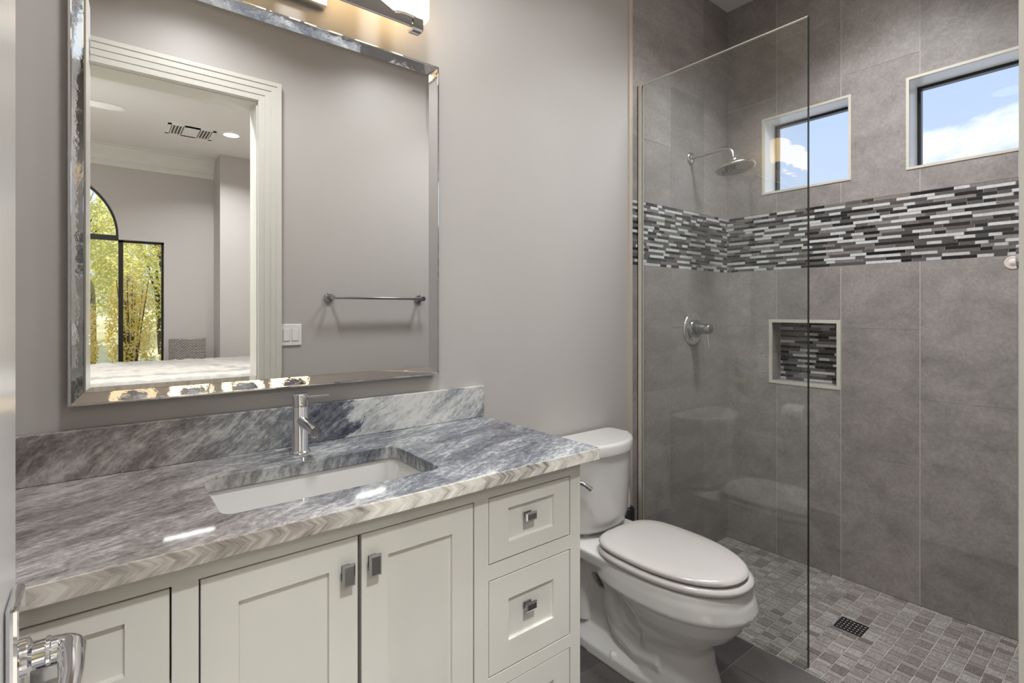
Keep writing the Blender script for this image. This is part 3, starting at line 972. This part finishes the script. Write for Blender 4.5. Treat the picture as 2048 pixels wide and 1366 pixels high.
mb.loft([egg(-0.228 - e, -0.44, yf, hw, z, pb=3.4) for (e, yf, hw, z) in ((0.012, -0.716, 0.168, 0.4305), (0.002, -0.728, 0.177, 0.434), (0, -0.732, 0.180, 0.441), (0.004, -0.728, 0.177, 0.448), (0.014, -0.716, 0.167, 0.4525), (0.05, -0.66, 0.125, 0.4548), (0.12, -0.56, 0.05, 0.4556))])
mb.build('lid', M['seat'], to)
for s in (-1, 1):
    mb = MB(); mb.box(TX + s * 0.07 - 0.02, TX + s * 0.07 + 0.02, -0.262, -0.222, 0.4065, 0.4215, bev=0.004, seg=2)
    mb.build('hinge', M['seat'], to)


def tankring(z, hw, yf, ys, r=0.03, n=14, yb=-0.018):
    """flat back at yb, bowed front"""
    pts = []
    for k in range(n + 1):
        t = -1 + 2 * k / n
        pts.append((TX + hw * t, ys + (yf - ys) * (1 - abs(t) ** 2.4), z))
    # round back corners
    pts += [(TX + hw, yb - 0.02, z), (TX + hw - 0.02, yb, z), (TX - hw + 0.02, yb, z), (TX - hw, yb - 0.02, z)]
    return pts


mb = MB()
mb.loft([tankring(*q) for q in ((0.414, 0.140, -0.165, -0.10), (0.422, 0.170, -0.190, -0.112), (0.440, 0.186, -0.205, -0.116), (0.475, 0.193, -0.213, -0.118), (0.60, 0.198, -0.219, -0.120), (0.722, 0.202, -0.224, -0.122))])
mb.box(TX - 0.10, TX + 0.10, -0.15, -0.05, 0.400, 0.418)
tank = mb.build('tank', M['porc'], to)
mb = MB()
mb.loft([tankring(*q) for q in ((0.7225, 0.205, -0.229, -0.125), (0.725, 0.2085, -0.233, -0.128), (0.757, 0.2095, -0.235, -0.129), (0.764, 0.205, -0.230, -0.126), (0.767, 0.196, -0.220, -0.120))], smooth=True)
mb.build('tank_lid', M['porc'], to)
mb = MB()
mb.lathe([(0.014, 0.0), (0.014, 0.008)], (1.385, -0.176, 0.648), (0, -1, 0), 18)
mb.tube([(1.385, -0.182, 0.648), (1.385, -0.196, 0.647), (1.400, -0.214, 0.638), (1.414, -0.236, 0.622)], [0.008, 0.008, 0.0075, 0.0085], 14)
mb.build('flush_lever', M['dchrome'], to)

# brush in a dark holder behind the tank
br = thing('toilet_brush', 'dark canister with a pale handle tucked behind the toilet by the wall', 'toilet brush', (1.842, -0.05, 0))
mb = MB(); mb.lathe([(0.034, 0.0), (0.036, 0.01), (0.036, 0.40), (0.03, 0.405), (0.0, 0.405)], (1.842, -0.05, 0), 'Z', 24); mb.build('canister', M['black'], br)
mb = MB(); mb.lathe([(0.017, 0.406), (0.016, 0.45), (0.008, 0.54), (0.0, 0.545)], (1.842, -0.05, 0), 'Z', 16); mb.build('handle', M['white'], br)

# ------------------------------------------------------------------ shower screen
GX = 1.985
gs = thing('shower_screen', 'clear frameless fixed glass panel between the toilet and the shower', 'shower screen', (GX, -0.37, 0))
mb = MB()
mb.box(GX - 0.005, GX + 0.005, -0.752, -0.012, 0.003, 2.335)
mb.build('glass_panel', [M['glass']], gs)
mb = MB()
mb.box(GX - 0.0051, GX + 0.0051, -0.7545, -0.7521, 0.003, 2.335)
mb.build('polished_edge', M['gedge'], gs)
mb = MB(); mb.box(GX - 0.0051, GX + 0.0051, -0.752, -0.012, 2.3351, 2.337)
mb.build('top_edge', simple('edge_reflection', srgb(226, 224, 206), 0.15, noise=0.02), gs)  # bright ceiling reflection on the glass, painted as a cream strip
mb = MB()
mb.box(GX - 0.010, GX - 0.0052, -0.028, -0.0082, 0.001, 2.336); mb.box(GX + 0.0052, GX + 0.010, -0.028, -0.0082, 0.001, 2.336)
mb.box(GX - 0.010, GX + 0.010, -0.0118, -0.0082, 0.001, 2.336)
mb.build('wall_channel', M['alu'], gs)

# ------------------------------------------------------------------ shower head, valve, drain, hook
hd = thing('rain_shower', 'round brushed nickel rain head on a curved arm from the tiled wall', 'shower head', (2.414, -0.008, 2.078))
hx = 2.414
mb = MB(); mb.lathe([(0.031, 0.0003), (0.031, 0.004), (0.024, 0.009), (0.013, 0.012), (0.0, 0.013)], (hx, -0.008, 2.078), (0, -1, 0), 32); mb.build('flange', M['nickel'], hd)
mb = MB()
pts = [(hx, -0.012, 2.078), (hx, -0.10, 2.080), (hx, -0.185, 2.083)]
for k in range(1, 9):
    a = (PI / 2 - 0.12) * k / 8
    pts.append((hx, -0.19 - 0.052 * math.sin(a), 2.083 - 0.052 * (1 - math.cos(a))))
pts.append((hx, pts[-1][1] - 0.002, pts[-1][2] - 0.012))
mb.tube(pts, 0.0105, 18)
mb.build('arm', M['nickel'], hd)
ex_, ez_ = pts[-1][1], pts[-1][2]
mb = MB()
axd = Vector((0, -0.16, -1)).normalized()
mb.lathe([(0.013, 0.0), (0.018, 0.004), (0.022, 0.012), (0.021, 0.017), (0.042, 0.028), (0.070, 0.036), (0.088, 0.043), (0.092, 0.050), (0.090, 0.055), (0.084, 0.057)], (hx, ex_, ez_), tuple(axd), 40)
mb.build('head', M['nickel'], hd)
mb = MB()
cc = Vector((hx, ex_, ez_)) + axd * 0.0572
mb.lathe([(0.083, 0.0), (0.083, 0.001), (0.0, 0.0012)], cc, tuple(axd), 36)
u = axd.orthogonal().normalized(); v = axd.cross(u)
for r_, nn in ((0.015, 6), (0.032, 12), (0.05, 18), (0.068, 24)):
    for k in range(nn):
        a = 2 * PI * k / nn
        mb.lathe([(0.0028, 0), (0.002, 0.0025)], cc + (u * math.cos(a) + v * math.sin(a)) * r_ + axd * 0.001, tuple(axd), 6)
mb.build('spray_face', M['dchrome'], hd)

va = thing('shower_valve', 'chrome round shower valve with a lever knob on the tiled wall', 'shower valve', (2.437, -0.008, 1.187))
mb = MB(); mb.lathe([(0.086, 0.0003), (0.086, 0.003), (0.080, 0.008), (0.060, 0.011), (0.046, 0.012)], (2.437, -0.008, 1.187), (0, -1, 0), 44); mb.build('plate', M['chrome'], va)
mb = MB(); mb.lathe([(0.047, 0.0), (0.047, 0.016), (0.040, 0.019), (0.031, 0.020), (0.031, 0.034), (0.026, 0.036), (0.026, 0.088), (0.023, 0.092), (0.0, 0.093)], (2.437, -0.018, 1.187), (0, -1, 0), 36); mb.build('knob', M['dchrome'], va)
mb = MB(); mb.tube([(2.437, -0.092, 1.165), (2.437, -0.096, 1.120), (2.437, -0.098, 1.082)], [0.0055, 0.005, 0.0045], 12); mb.build('lever', M['chrome'], va)

dr = thing('floor_drain', 'small square dark drain grate in the mosaic shower floor', 'drain', (2.383, -0.758, 0))
mb = MB()
mb.box(DR[0], DR[1], DR[2], DR[3], -0.008, -0.003)
mb.build('pan', M['dark'], dr)
mb = MB()
nb = 5
for i in range(nb + 1):
    f0 = DR[0] + (DR[1] - DR[0] - 0.006) * i / nb
    mb.box(f0, f0 + 0.006, DR[2], DR[3], -0.003, 0.0012)
for i in range(8):
    f0 = DR[2] + (DR[3] - DR[2] - 0.0055) * i / 7
    mb.box(DR[0], DR[1], f0, f0 + 0.0055, -0.003, 0.001)
mb.build('grate', M['black'], dr)

mb = MB(); mb.lathe([(0.0255, 0.0004), (0.0255, 0.0022), (0.021, 0.0034), (0.018, 0.0024), (0.012, 0.0038), (0.008, 0.0062), (0.0, 0.0066)], (XE, -1.182, 1.469), (-1, 0, 0), 32)
tag(mb.build('suction_cup', simple('frosted_plastic', srgb(226, 214, 206), 0.2, noise=0.05, nscale=90)), 'small pale round suction cup stuck on the grey tile at the right edge', 'suction cup')

# paper holder on the vanity side and its roll
ph = thing('paper_holder', 'chrome paper holder fixed to the right side of the vanity', 'paper holder', (CX1, -0.33, 0.75))
mb = MB()
mb.lathe([(0.02, 0.0008), (0.02, 0.006), (0.006, 0.008), (0.006, 0.062)], (CX1, -0.262, 0.75), 'X', 18)
mb.tube([(CX1 + 0.058, -0.256, 0.75), (CX1 + 0.058, -0.41, 0.75)], 0.006, 12)
mb.build('post', M['chrome'], ph)
mb = MB()
pr = [(0.0181, 0.0), (0.052, 0.0), (0.052, 0.1), (0.0181, 0.1)]
mb.loft([[(CX1 + 0.0595 + r_ * math.cos(2 * PI * k / 32), -0.395 + h_, 0.738 + r_ * math.sin(2 * PI * k / 32)) for k in range(32)] for r_, h_ in pr], closed=True)
tag(mb.build('paper_roll', M['paper']), 'white toilet paper roll hanging on the vanity side', 'toilet paper')

# ------------------------------------------------------------------ opposite wall, seen in the mirror
tb = thing('towel_bar', 'dark chrome towel bar on the wall opposite the vanity', 'towel bar', (1.325, YS, 1.357))
mb = MB(); mb.tube([(1.03, YS + 0.065, 1.357), (1.62, YS + 0.065, 1.357)], 0.0085, 14); mb.build('rail', M['dchrome'], tb)
for x in (1.035, 1.615):
    mb = MB(); mb.lathe([(0.028, 0.0004), (0.028, 0.006), (0.024, 0.010), (0.011, 0.012), (0.011, 0.052), (0.015, 0.055), (0.015, 0.075), (0.0, 0.076)], (x, YS, 1.357), (0, 1, 0), 24); mb.build('post', M['dchrome'], tb)
sw = thing('light_switch', 'white double rocker switch plate beside the door casing', 'switch', (0.826, YS, 1.148))
mb = MB(); mb.box(0.7685, 0.884, YS + 0.0003, YS + 0.006, 1.089, 1.207, bev=0.0025, seg=2); mb.build('plate', M['white'], sw)
for x in (0.803, 0.849):
    mb = MB(); mb.box(x - 0.0165, x + 0.0165, YS + 0.006, YS + 0.0085, 1.115, 1.181, bev=0.0012)
    mb.box(x - 0.0185, x + 0.0185, YS + 0.0058, YS + 0.0064, 1.113, 1.183, mi=1)
    mb.build('rocker', [M['white'], M['alu']], sw)

# ------------------------------------------------------------------ ceiling lights
def can(x, y, z, energy, label, r=0.075, color=(0.955, 0.98, 1.0), group='recessed ceiling lights', spread=138):
    t = thing('ceiling_light', label, 'ceiling light', (x, y, z), group)
    mb = MB(); mb.lathe([(r + 0.02, -0.0005), (r + 0.02, -0.006), (r, -0.009), (r, -0.004)], (x, y, z), 'Z', 36, cap0=False, cap1=False); mb.build('trim_ring', M['white'], t)
    mb = MB(); mb.lathe([(r, -0.003), (r, -0.0045)], (x, y, z), 'Z', 36); mb.build('lens', M['lamp'], t)
    ld = bpy.data.lights.new('can_lamp', 'AREA'); ld.shape = 'DISK'; ld.size = 2 * r; ld.energy = energy; ld.color = color; ld.spread = math.radians(spread)
    lo = bpy.data.objects.new('can_lamp', ld); col.objects.link(lo); lo.location = (x, y, z - 0.012)
    lo.parent = t; lo.matrix_parent_inverse = Matrix.Translation((x, y, z)).inverted()
    return t


can(0.40, -0.84, CZ, 14, 'added round fill light in the bathroom ceiling over the vanity', 0.12, spread=140)  # made-up fixture, put in to light the vanity end
can(1.50, -0.90, CZ, 10, 'added round fill light in the bathroom ceiling over the toilet', 0.12, spread=140)  # no known fixture here; added to brighten the toilet corner
can(2.16, -0.80, CZ, 13, 'added round fill light in the ceiling over the shower', 0.13, spread=116)  # made-up can, added to brighten the shower

# ------------------------------------------------------------------ bedroom beyond the doorway (seen in the mirror)
FY, BZ = -5.5, 3.05
mb = MB(); mb.box(-3.2, 3.0, FY - 0.2, YS - 0.146, -0.06, -0.001); struct(mb.build('floor_bedroom', M['carpet']))
mb = MB(); mb.box(-3.2, 3.0, FY - 0.2, YS - 0.145, BZ, BZ + 0.1); struct(mb.build('ceiling_bedroom', M['ceil']))
mb = MB(); mb.box(-3.2, -3.0, FY - 0.2, YS - 0.145, -0.06, BZ); struct(mb.build('wall_left', M['paint']))
mb = MB(); mb.box(2.6, 2.8, FY - 0.2, YS - 0.145, -0.06, BZ); struct(mb.build('wall_right', M['paint']))
AX, AR, AZ = -0.509, 0.666, 2.104
SW0, SW1, STOP, SBOT = -1.585, 0.567, 2.055, 0.35
mb = MB()
mb.box(-3.0, SW0, FY - 0.2, FY, -0.06, BZ); mb.box(SW1, 2.6, FY - 0.2, FY, -0.06, BZ)
mb.box(SW0, SW1, FY - 0.2, FY, -0.06, SBOT)
mb.box(SW0, AX - AR, FY - 0.2, FY, STOP, BZ); mb.box(AX + AR, SW1, FY - 0.2, FY, STOP, BZ)
arc = [(AX + AR * math.cos(PI * k / 32), AZ + AR * math.sin(PI * k / 32)) for k in range(33)]
for i in range(32):
    a, b = arc[i], arc[i + 1]
    mb.prism([(b[0], b[1]), (a[0], a[1]), (a[0], BZ), (b[0], BZ)], 'Y', FY - 0.2, FY)
struct(mb.build('wall_far', M['paint']))
mb = MB(); mb.box(1.06, 2.6, -5.5, -5.10, 0, BZ); struct(mb.build('wall_pier', M['paint']))
mb = MB()
mb.prism([(FY, BZ), (FY, BZ - 0.215), (FY + 0.02, BZ - 0.215), (FY + 0.022, BZ - 0.17), (FY + 0.045, BZ - 0.15), (FY + 0.05, BZ - 0.11), (FY + 0.10, BZ - 0.045), (FY + 0.105, BZ - 0.02), (FY + 0.125, BZ - 0.018), (FY + 0.125, BZ)], 'X', -3.0, 1.058)
struct(mb.build('trim_5', M['trim']))
w3 = struct(thing('window_3', None, None, (AX, FY - 0.1, 1.2)))
fy_a, fy_b = FY - 0.13, FY - 0.08
mb = MB()
for x0, x1 in ((SW0, SW0 + 0.02), (AX - AR - 0.043, AX - AR), (AX + AR, AX + AR + 0.043), (SW1 - 0.02, SW1)):
    mb.box(x0, x1, fy_a, fy_b, SBOT, STOP)
mb.box(AX - AR - 0.04, AX + AR + 0.04, fy_a, fy_b, STOP - 0.005, STOP + 0.05)
mb.box(SW0, SW1, fy_a, fy_b, SBOT, SBOT + 0.03); mb.box(SW0, AX - AR, fy_a, fy_b, STOP - 0.02, STOP); mb.box(AX + AR, SW1, fy_a, fy_b, STOP - 0.02, STOP)
for i in range(32):
    a0, a1 = PI * i / 32, PI * (i + 1) / 32
    q = [(AX + rr2 * math.cos(a), AZ + rr2 * math.sin(a)) for rr2, a in ((AR, a0), (AR, a1), (AR - 0.02, a1), (AR - 0.02, a0))]
    mb.prism(q, 'Y', fy_a, fy_b)
mb.build('frame', M['black'], w3)
for x0, x1 in ((SW0 + 0.02, AX - AR - 0.043), (AX - AR, AX + AR), (AX + AR + 0.043, SW1 - 0.02)):
    mb = MB(); mb.box(x0, x1, fy_a + 0.02, fy_a + 0.024, SBOT + 0.03, STOP - 0.005); mb.build('pane', M['wglass'], w3)
mb = MB(); mb.prism([(AX + (AR - 0.02) * math.cos(PI * k / 24), AZ + 0.001 + (AR - 0.02) * math.sin(PI * k / 24)) for k in range(25)], 'Y', fy_a + 0.02, fy_a + 0.024)
mb.build('arched_pane', M['wglass'], w3)

# bed with rumpled quilt
bed = thing('bed', 'wide bed with pale quilted cover in the bedroom reflected in the mirror', 'bed', (0.4, -3.7, 0))
bx0, bx1, by0, by1, bz = -0.85, 1.36, -4.84, -3.05, 0.78
mb = MB(); mb.box(bx0 + 0.04, bx1 - 0.04, by0 + 0.04, by1 - 0.04, 0.30, bz - 0.03); mb.build('mattress', M['white'], bed)
mb = MB(); mb.box(bx0 + 0.04, bx1 - 0.04, by0 + 0.04, by1 - 0.04, 0.0, 0.30); mb.build('base', M['skirt'], bed)
from mathutils import noise as mnoise
mb = MB()
nx_, ny_ = 120, 120
def quilt_p(i, j):
    x = bx0 + (bx1 - bx0) * i / nx_; y = by0 + (by1 - by0) * j / ny_
    d = min(x - bx0, bx1 - x, y - by0, by1 - y)
    z = bz + 0.012 * mnoise.noise(Vector((x * 9, y * 9, 0))) + 0.009 * mnoise.noise(Vector((x * 24, y * 24, 3)))
    z -= 0.045 * max(0, 1 - d / 0.06) ** 2
    return (x, y, z)
G = [[mb.bm.verts.new(quilt_p(i, j)) for j in range(ny_ + 1)] for i in range(nx_ + 1)]
for i in range(nx_):
    for j in range(ny_):
        f = mb.bm.faces.new((G[i][j], G[i + 1][j], G[i + 1][j + 1], G[i][j + 1])); f.smooth = True
mb.build('quilt', M['quilt'], bed)
mb = MB()
# gathered drop around the bed
per = []
for t in range(260): per.append((bx0 + (bx1 - bx0) * t / 260, by1, 0, 1))
for t in range(120): per.append((bx1, by1 + (by0 - by1) * t / 120, 1, 0))
for t in range(120): per.append((bx1 + (bx0 - bx1) * t / 120, by0, 0, -1))
for t in range(120): per.append((bx0, by0 + (by1 - by0) * t / 120, -1, 0))
R = []
for (z, amp) in ((bz - 0.035, 0.004), (bz - 0.08, 0.010), (bz - 0.2, 0.016), (0.25, 0.02), (0.06, 0.024)):
    R.append([(x + nx1 * (amp * (1 + 1.6 * mnoise.noise(Vector((x * 26, y * 26, z * 1.4))))), y + ny1 * (amp * (1 + 1.6 * mnoise.noise(Vector((x * 26, y * 26, z * 1.4))))), z) for (x, y, nx1, ny1) in per])
mb.loft(R, False, False)
mb.build('bed_skirt', M['skirt'], bed)

# wicker chair behind the bed
ch = thing('wicker_chair', 'woven pale wicker armless chair standing behind the bed', 'chair', (0.77, -5.12, 0))
mb = MB()
R = []
for k in range(9):
    t = k / 8
    z = 0.40 + 0.56 * t
    yb = -5.27 + 0.0 * t - 0.05 * t
    ring = []
    for s in range(13):
        a = -1 + 2 * s / 12
        ring.append((0.77 + 0.178 * a, yb + 0.05 * a * a, z + 0.01 * a * a))
    for s in range(13):
        a = 1 - 2 * s / 12
        ring.append((0.77 + 0.178 * a, yb - 0.035 + 0.05 * a * a, z + 0.01 * a * a))
    R.append(ring)
mb.loft(R); mb.build('backrest', M['wicker'], ch)
mb = MB(); mb.box(0.58, 0.96, -5.25, -4.88, 0.40, 0.47, bev=0.015, seg=2); mb.build('seat', M['wicker'], ch)
for x in (0.605, 0.935):
    for y in (-5.22, -4.91):
        mb = MB(); mb.box(x - 0.018, x + 0.018, y - 0.018, y + 0.018, 0, 0.40); mb.build('leg', M['bark'], ch)

# ceiling fittings of the bedroom
can(1.03, -4.29, BZ, 28, 'glowing recessed light next to the air vent in the bedroom ceiling', 0.07)
can(-1.6, -4.2, BZ, 28, 'added fill light in the bedroom ceiling over the left side of the bed', 0.07)  # unseen can, added to brighten the bedroom
can(1.6, -2.4, BZ, 28, 'added fill light in the bedroom ceiling near the bathroom wall', 0.07)  # another unseen can added for bedroom brightness
can(0.25, -2.15, BZ, 46, 'added fill light in the bedroom ceiling in front of the bathroom doorway', 0.10, spread=110)  # added can that throws light through the doorway onto the cabinet fronts
av = thing('air_vent', 'white louvred air vent in the bedroom ceiling', 'vent', (0.69, -4.45, BZ))
mb = MB()
vx0, vx1, vy0, vy1 = 0.50, 0.90, -4.62, -4.28
for (a, b, c, d) in ((vx0, vx1, vy0, vy0 + 0.03), (vx0, vx1, vy1 - 0.03, vy1), (vx0, vx0 + 0.03, vy0, vy1), (vx1 - 0.03, vx1, vy0, vy1)):
    mb.box(a, b, c, d, BZ - 0.007, BZ - 0.0005)
mb.box(0.635, 0.765, vy0, vy1, BZ - 0.007, BZ - 0.0005)
mb.build('frame', M['white'], av)
mb = MB(); mb.box(vx0 + 0.01, vx1 - 0.01, vy0 + 0.01, vy1 - 0.01, BZ - 0.004, BZ - 0.0006); mb.build('vent_shade_sheet', simple('vent_shadow', srgb(96, 94, 90), 0.8, noise=0.05), av)  # grey sheet behind the louvres, coloured as the shade inside the vent
for c0 in (0.535, 0.772):
    for k in range(4):
        mb = MB(); x = c0 + k * 0.026
        mb.prism([(x, BZ - 0.010), (x + 0.002, BZ - 0.011), (x + 0.013, BZ - 0.0045), (x + 0.011, BZ - 0.0042)], 'Y', vy0 + 0.025, vy1 - 0.025)
        mb.build('louvre', M['white'], av)
mb = MB(); mb.lathe([(0.062, -0.0005), (0.062, -0.012), (0.05, -0.018), (0.0, -0.019)], (0.68, -3.46, BZ), 'Z', 32)
tag(mb.build('smoke_detector', M['white']), 'round white detector disc on the bedroom ceiling', 'detector')
cf = thing('ceiling_fan', 'white ceiling fan with one blade tip showing in the mirror', 'fan', (-0.52, -3.36, BZ))
mb = MB(); mb.lathe([(0.07, -0.0005), (0.06, -0.05), (0.015, -0.06), (0.015, -0.16), (0.09, -0.18), (0.11, -0.23), (0.09, -0.28), (0.0, -0.30)], (-0.52, -3.36, BZ), 'Z', 28); mb.build('motor', M['white'], cf)
mb = MB(); mb.lathe([(0.085, -0.285), (0.115, -0.32), (0.12, -0.36), (0.10, -0.40), (0.05, -0.42), (0.0, -0.425)], (-0.52, -3.36, BZ), 'Z', 28)
mb.build('fill_bowl', emit('fill_bowl_glow', (0.97, 0.985, 1.0), 72.0), cf)  # glowing bowl added under the fan as soft fill through the doorway
for k in range(4):
    a = k * PI / 2 - 0.03
    mb = MB()
    ca, sa = math.cos(a), math.sin(a)
    outl = [(0.10, -0.045), (0.20, -0.055), (0.58, -0.062), (0.645, -0.045), (0.67, 0.0), (0.645, 0.045), (0.58, 0.062), (0.20, 0.055), (0.10, 0.045)]
    A = [[(-0.52 + r_ * ca - t_ * sa, -3.36 + r_ * sa + t_ * ca, BZ - 0.245 + t_ * 0.04 + dz) for r_, t_ in outl] for dz in (0, 0.008)]
    mb.loft(A, smooth=False); mb.build('blade', M['white'], cf)

# ------------------------------------------------------------------ garden outside the bedroom window
mb = MB(); mb.box(-14, 3.4, -40, FY - 0.2, -0.25, -0.06); struct(mb.build('ground', M['sand']))
mb = MB()
nxh, nyh = 60, 40
def hp(i, j):
    x = -16 + 20 * i / nxh; t = j / nyh; y = -13 - 16 * t
    z = -0.2 + 3.0 * (t ** 1.1) + 0.5 * mnoise.noise(Vector((x * 0.5, y * 0.5, 0))) + 0.25 * mnoise.noise(Vector((x * 1.6, y * 1.6, 5)))
    return (x, y, z)
G = [[mb.bm.verts.new(hp(i, j)) for j in range(nyh + 1)] for i in range(nxh + 1)]
for i in range(nxh):
    for j in range(nyh):
        f = mb.bm.faces.new((G[i][j], G[i + 1][j], G[i + 1][j + 1], G[i][j + 1])); f.smooth = True
struct(mb.build('hillside', M['hill']))


def tree(name, label, cat, x, y, h, crown, n, leaf, trunk=True, group=None, ls=0.05, z0=-0.06):
    t = thing(name, label, cat, (x, y, z0), group)
    mb = MB()
    if trunk:
        for k in range(7):
            a = random.uniform(0, 2 * PI); r = crown[0] * random.uniform(0.3, 0.8)
            p = [(x, y, z0), (x + 0.1 * r * math.cos(a), y + 0.1 * r * math.sin(a), z0 + h * 0.35), (x + 0.5 * r * math.cos(a), y + 0.5 * r * math.sin(a), z0 + h * 0.62), (x + r * math.cos(a), y + r * math.sin(a), z0 + h * random.uniform(0.75, 0.95))]
            mb.tube(p, [0.06, 0.045, 0.025, 0.008], 7)
    else:
        for k in range(9):
            a = random.uniform(0, 2 * PI); r = crown[0] * random.uniform(0.3, 0.9)
            mb.tube([(x, y, z0), (x + 0.5 * r * math.cos(a), y + 0.5 * r * math.sin(a), z0 + h * 0.5), (x + r * math.cos(a), y + r * math.sin(a), z0 + h * 0.9)], [0.015, 0.01, 0.004], 6)
    mb.build('branches', M['bark'], t)
    mb = MB()
    for k in range(n):
        while True:
            d = Vector((random.uniform(-1, 1), random.uniform(-1, 1), random.uniform(-1, 1)))
            if 0.25 < d.length < 1 and mnoise.noise(d * 2.6 + Vector((x, y, 0))) > -0.12: break
        c = Vector((x, y, z0 + h - crown[2])) + Vector((d.x * crown[0], d.y * crown[1], d.z * crown[2]))
        u = Vector((random.gauss(0, 1), random.gauss(0, 1), random.gauss(0, 1))).normalized(); v = u.orthogonal().normalized()
        s = ls * random.uniform(0.6, 1.3)
        mb.quad([c - u * s, c - v * s * 0.4, c + u * s, c + v * s * 0.4])
    mb.build('leaves', leaf, t, recalc=False)
    return t


tree('leafy_tree', 'pale green desert tree with thin branches outside the bedroom window', 'tree', 1.15, -10.6, 4.6, (1.25, 1.3, 1.5), 9500, M['leaf1'], ls=0.042)
tree('leafy_tree', 'pale green desert tree rising behind the arched pane', 'tree', -1.5, -11.2, 5.0, (1.3, 1.5, 1.7), 9500, M['leaf1'], ls=0.045)
tree('flowering_shrub', 'yellow green shrub right of the thick black window mullion', 'shrub', 0.34, -7.4, 1.95, (0.30, 0.3, 0.85), 3600, M['leaf2'], False, ls=0.026)
tree('flowering_shrub', 'yellow green shrub left of the thick black window mullion', 'shrub', -0.30, -7.5, 1.75, (0.30, 0.3, 0.78), 3600, M['leaf2'], False, ls=0.026)
tree('flowering_shrub', 'low spreading yellow shrub at the right edge of the far window', 'shrub', 0.98, -7.7, 1.25, (0.3, 0.4, 0.55), 3400, M['leaf2'], False, ls=0.02)

tree('leafy_tree', 'hazy green tree filling the far background through the side pane', 'tree', 1.3, -15.5, 5.2, (1.9, 1.2, 2.3), 7000, M['leaf1'], ls=0.07)
tree('leafy_tree', 'hazy green tree far behind the thick mullion', 'tree', -0.9, -17.5, 5.6, (1.9, 1.2, 2.5), 7000, M['leaf1'], ls=0.075)


def saguaro(x, y, h, r, label):
    mb = MB()
    n = 36; R = []
    for k in range(14):
        t = k / 13; z = -0.08 + h * t
        rr3 = r * (0.85 + 0.2 * math.sin(PI * t)) * (1 if t < 0.85 else math.sqrt(max(0.02, 1 - ((t - 0.85) / 0.155) ** 2)))
        R.append([(x + rr3 * (1 + 0.12 * (1 if i % 3 == 0 else -0.4)) * math.cos(2 * PI * i / n), y + rr3 * (1 + 0.12 * (1 if i % 3 == 0 else -0.4)) * math.sin(2 * PI * i / n), z) for i in range(n)])
    mb.loft(R)
    return tag(mb.build('saguaro_cactus', M['cactus']), label, 'cactus')


saguaro(0.36, -8.6, 1.95, 0.10, 'tall ribbed cactus column rising behind the right shrub in the window')
saguaro(-0.16, -8.7, 1.9, 0.10, 'tall ribbed cactus column left of the black mullion in the window')

for o in col.objects:
    if o.parent is None:
        for key, g in (('leafy_tree', 'desert trees outside the bedroom window'), ('flowering_shrub', 'yellow shrubs outside the bedroom window'), ('saguaro_cactus', 'cactus columns outside the bedroom window')):
            if o.name.startswith(key): o['group'] = g
